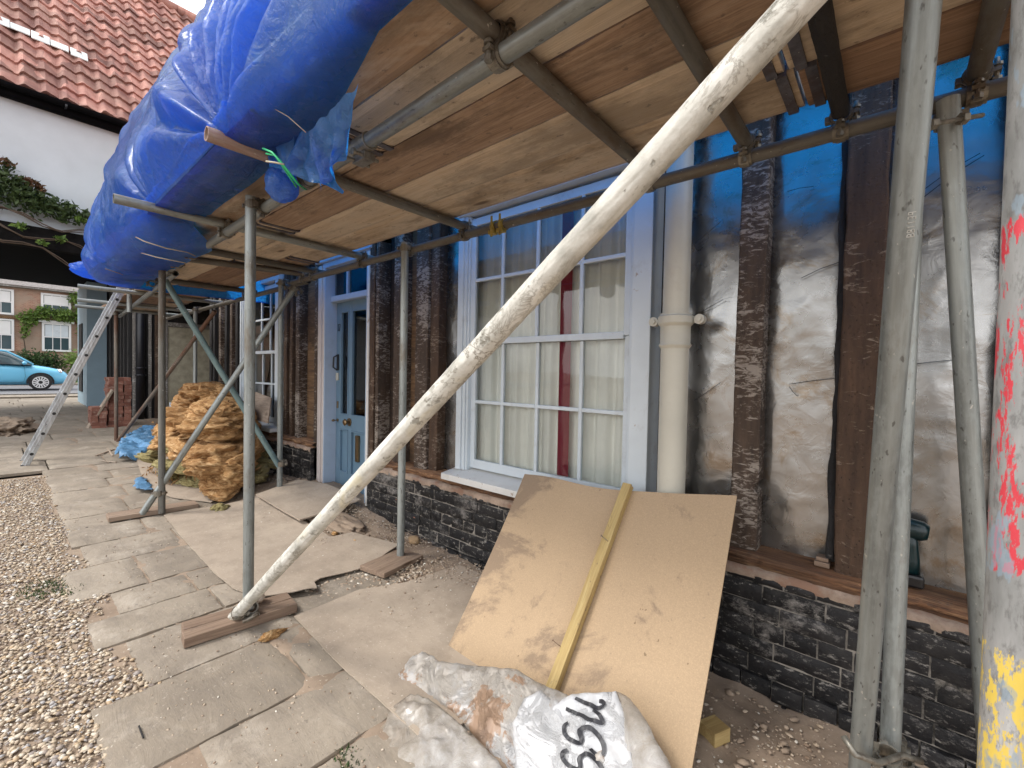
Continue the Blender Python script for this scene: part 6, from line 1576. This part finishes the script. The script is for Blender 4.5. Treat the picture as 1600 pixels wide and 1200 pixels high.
b2 = empty('hedge_bush', (-30.3, 2.4, .5), 'lighter feathery bush beside the lower right window', 'bush')
foliage('leaves', [((-30.3, 2.5, 1.2), (.4, .45, .8)), ((-30.3, 2.2, 1.6), (.3, .3, .4)), ((-30.3, 3.1, 1.2), (.4, .6, .7))], 1700, .075, 'leaf_bright', None, None, 13, b2); limbs('trunk', [[(-30.3, 2.4, .45), (-30.3, 2.45, 1.0), (-30.3, 2.5, 1.5)]], 'bark', b2, .04)
for y in (-2.6, -5.5, 5.5):
    b3 = empty('hedge_bush', (-30.6, y, .5), 'dark bush further along the front of the street house, %s' % {-2.6: 'just left of the passage view', -5.5: 'farthest left', 5.5: 'far right'}[y], 'bush'); foliage('leaves', [((-30.6, y, 1.2), (.5, 1.0, .8))], 1200, .09, 'leaf_dark', None, None, 14, b3)

def car():
    """small retro hatchback seen from its left side; nose towards +Y"""
    cx, yf, gzr = -24.7, 1.70, .335; L = 3.55; c = empty('blue_hatchback_car', (cx, yf - L / 2, gzr), 'small sky blue hatchback car parked across the street', 'car')
    hw = .80
    # body stations: (distance from nose, lower z, waist z, top z, half width)
    prof = [(0, .30, .62, .62, .55), (.06, .24, .70, .70, .66), (.25, .20, .80, .80, .74), (.55, .18, .88, .88, .79), (.95, .18, .95, .95, .80), (1.6, .18, .97, .97, .80), (2.4, .18, 1.0, 1.0, .80), (3.1, .20, 1.0, 1.0, .78), (3.45, .26, .92, .92, .70), (3.55, .34, .75, .75, .60)]
    vs = []; fs = []; n = 24
    for (dy, zl, zw, zt, w_) in prof:
        for i in range(n):
            a = 2 * PI * i / n; ca, sa = math.cos(a), math.sin(a); e = .42
            X = w_ * (abs(ca) ** e) * (1 if ca > 0 else -1); Zz = (zl + zt) / 2 + (zt - zl) / 2 * (abs(sa) ** .55) * (1 if sa > 0 else -1)
            vs.append((cx + X * (1 - .10 * max(0, sa)), yf - dy, gzr + Zz))
    for k in range(len(prof) - 1):
        for i in range(n): fs.append((k * n + i, k * n + (i + 1) % n, (k + 1) * n + (i + 1) % n, (k + 1) * n + i))
    fs += [tuple(range(n)), tuple((len(prof) - 1) * n + i for i in range(n - 1, -1, -1))]
    body = mesh('body', vs, fs, 'carpaint', c, True); sb = body.modifiers.new('s', 'SUBSURF'); sb.levels = sb.render_levels = 2
    # cabin
    st = [(.92, .93, .93, .66), (1.15, .94, 1.10, .66), (1.5, .95, 1.38, .62), (1.9, .95, 1.48, .60), (2.4, .95, 1.49, .60), (2.9, .96, 1.40, .60), (3.3, .95, 1.15, .62), (3.45, .9, .98, .62)]
    def loft(stn, grow, nm, mt, par, cut=None):
        vs = []; fs = []; n = 12
        for (dy, zb, zt, w_) in stn:
            for i in range(n):
                t = i / (n - 1); a = PI * t; ca, sa = math.cos(a), math.sin(a); X = (w_ + grow + .12 * (1 - abs(sa) ** .5)) * (abs(ca) ** .45) * (1 if ca > 0 else -1); Zz = zb + (zt + grow - zb) * (sa ** .55 if sa > 0 else 0); vs.append((cx + X, yf - dy, gzr + Zz))
        for k in range(len(stn) - 1):
            for i in range(n - 1): fs.append((k * n + i, k * n + i + 1, (k + 1) * n + i + 1, (k + 1) * n + i))
        return mesh(nm, vs, fs, mt, par, True)
    loft(st, 0, 'cabin_glass', 'carglass', body)
    mb = MB()
    for s in (1, -1):
        X = cx + s * .665
        mb.path([(cx + s * .70, yf - .90, gzr + .95), (cx + s * .665, yf - 1.2, gzr + 1.18), (cx + s * .62, yf - 1.55, gzr + 1.41), (cx + s * .60, yf - 1.95, gzr + 1.48), (cx + s * .60, yf - 2.4, gzr + 1.49), (cx + s * .62, yf - 2.95, gzr + 1.38), (cx + s * .68, yf - 3.35, gzr + 1.05)], .035, 8)
        mb.path([(cx + s * .76, yf - 2.35, gzr + .95), (cx + s * .625, yf - 2.3, gzr + 1.46)], .04, 8)
    mb.add([(cx - .58, yf - 1.75, gzr + 1.475), (cx + .58, yf - 1.75, gzr + 1.475), (cx + .56, yf - 2.9, gzr + 1.44), (cx - .56, yf - 2.9, gzr + 1.44), (cx + .5, yf - 2.3, gzr + 1.52), (cx - .5, yf - 2.3, gzr + 1.52)], [(0, 1, 4, 5), (5, 4, 2, 3)]); mb.build('roof_frame', 'carpaint', body, True)
    for s in (1, -1):
        for dy in (.72, 2.95):
            w_ = empty('wheel', (0, 0, 0), None, None); w_.name = 'wheel'; adopt(w_, c)
            X = cx + s * .72; ctr = (yf - dy, gzr + .30)
            mb = MB(); mb.cyl((X - s * .16, ctr[0], ctr[1]), (X + s * .085, ctr[0], ctr[1]), .30, n=32); mb.build('tyre', 'rubber', w_, True, bevel=.02)
            mb = MB(); mb.cyl((X + s * .086, ctr[0], ctr[1]), (X + s * .094, ctr[0], ctr[1]), .215, n=32)
            mb.build('rim_backing', 'drillblk', w_)
            mb = MB(); n = 14
            for i in range(n): a = 2 * PI * i / n; dv = Vector((0, math.cos(a), math.sin(a))); mb.obox(Vector((X + s * .10, *ctr)) + dv * .13, X_, dv, X_.cross(dv), .006, .072, .017)
            for (ra, rb) in ((.19, .215),):
                m_ = 32; vs = []; 
                for r in (ra, rb):
                    for i in range(m_): a = 2 * PI * i / m_; vs.append((X + s * .102, ctr[0] + r * math.cos(a), ctr[1] + r * math.sin(a)))
                mb.add(vs, [(i, (i + 1) % m_, m_ + (i + 1) % m_, m_ + i) for i in range(m_)])
            mb.build('rim', 'carwhite', w_)
            mb = MB(); mb.cyl((X + s * .095, ctr[0], ctr[1]), (X + s * .112, ctr[0], ctr[1]), .05, n=20); mb.build('hub_cap', 'rubber', w_)
            ar = MB(); m_ = 20; vs = []; fs = []
            for i in range(m_ + 1):
                a = -.15 + (PI + .3) * i / m_
                for r in (.30, .36): vs.append((X + s * .094, ctr[0] + r * math.cos(a), ctr[1] + r * math.sin(a)))
            for i in range(m_): fs.append((2 * i, 2 * i + 1, 2 * i + 3, 2 * i + 2))
            ar.add(vs, fs); ar.build('wheel_arch', 'drillblk', body)
    for s in (1, -1):
        blob('headlight', (cx + s * .58, yf - .20, gzr + .70), .09, .06, .10, 0, 'chrome', body, 3); blob('wing_mirror', (cx + s * .84, yf - 1.12, gzr + 1.0), .07, .06, .06, .05, 'carpaint', body, 3)
        mb = MB(); mb.box(cx + s * .805 - .004, cx + s * .805 + .004, yf - 2.30, yf - 2.12, gzr + .82, gzr + .845); mb.build('door_handle', 'chrome', body); mb = MB(); mb.path([(cx + s * .805, yf - 1.12, gzr + .93), (cx + s * .806, yf - 1.10, gzr + .5), (cx + s * .80, yf - 1.14, gzr + .3), (cx + s * .80, yf - 2.3, gzr + .3), (cx + s * .806, yf - 2.4, gzr + .6), (cx + s * .805, yf - 2.4, gzr + .93)], .005, 4); mb.build('door_seam', 'drillblk', body)
    mb = MB(); mb.box(cx - .55, cx + .55, yf - .06, yf + .03, gzr + .24, gzr + .36); mb.build('bumper', 'drillblk', body, bevel=.02)
car()

# origins of top-level meshes built in world coordinates go to their base
for ob in list(COL.objects):
    if ob.type == 'MESH' and ob.parent is None and ob.get('kind') != 'structure' and ob.matrix_basis == Matrix() and len(ob.data.vertices):
        n = len(ob.data.vertices); a = np.empty(n * 3); ob.data.vertices.foreach_get('co', a); a = a.reshape(-1, 3); lo, hi = a.min(0), a.max(0); c = np.array([(lo[0] + hi[0]) / 2, (lo[1] + hi[1]) / 2, lo[2]])
        a -= c; ob.data.vertices.foreach_set('co', a.reshape(-1)); ob.data.update()
        kids = [k for k in COL.objects if k.parent == ob]; ob.matrix_basis = Matrix.Translation(Vector(c))
        for k in kids: k.matrix_parent_inverse = Matrix.Translation(Vector(c)).inverted() @ k.matrix_parent_inverse
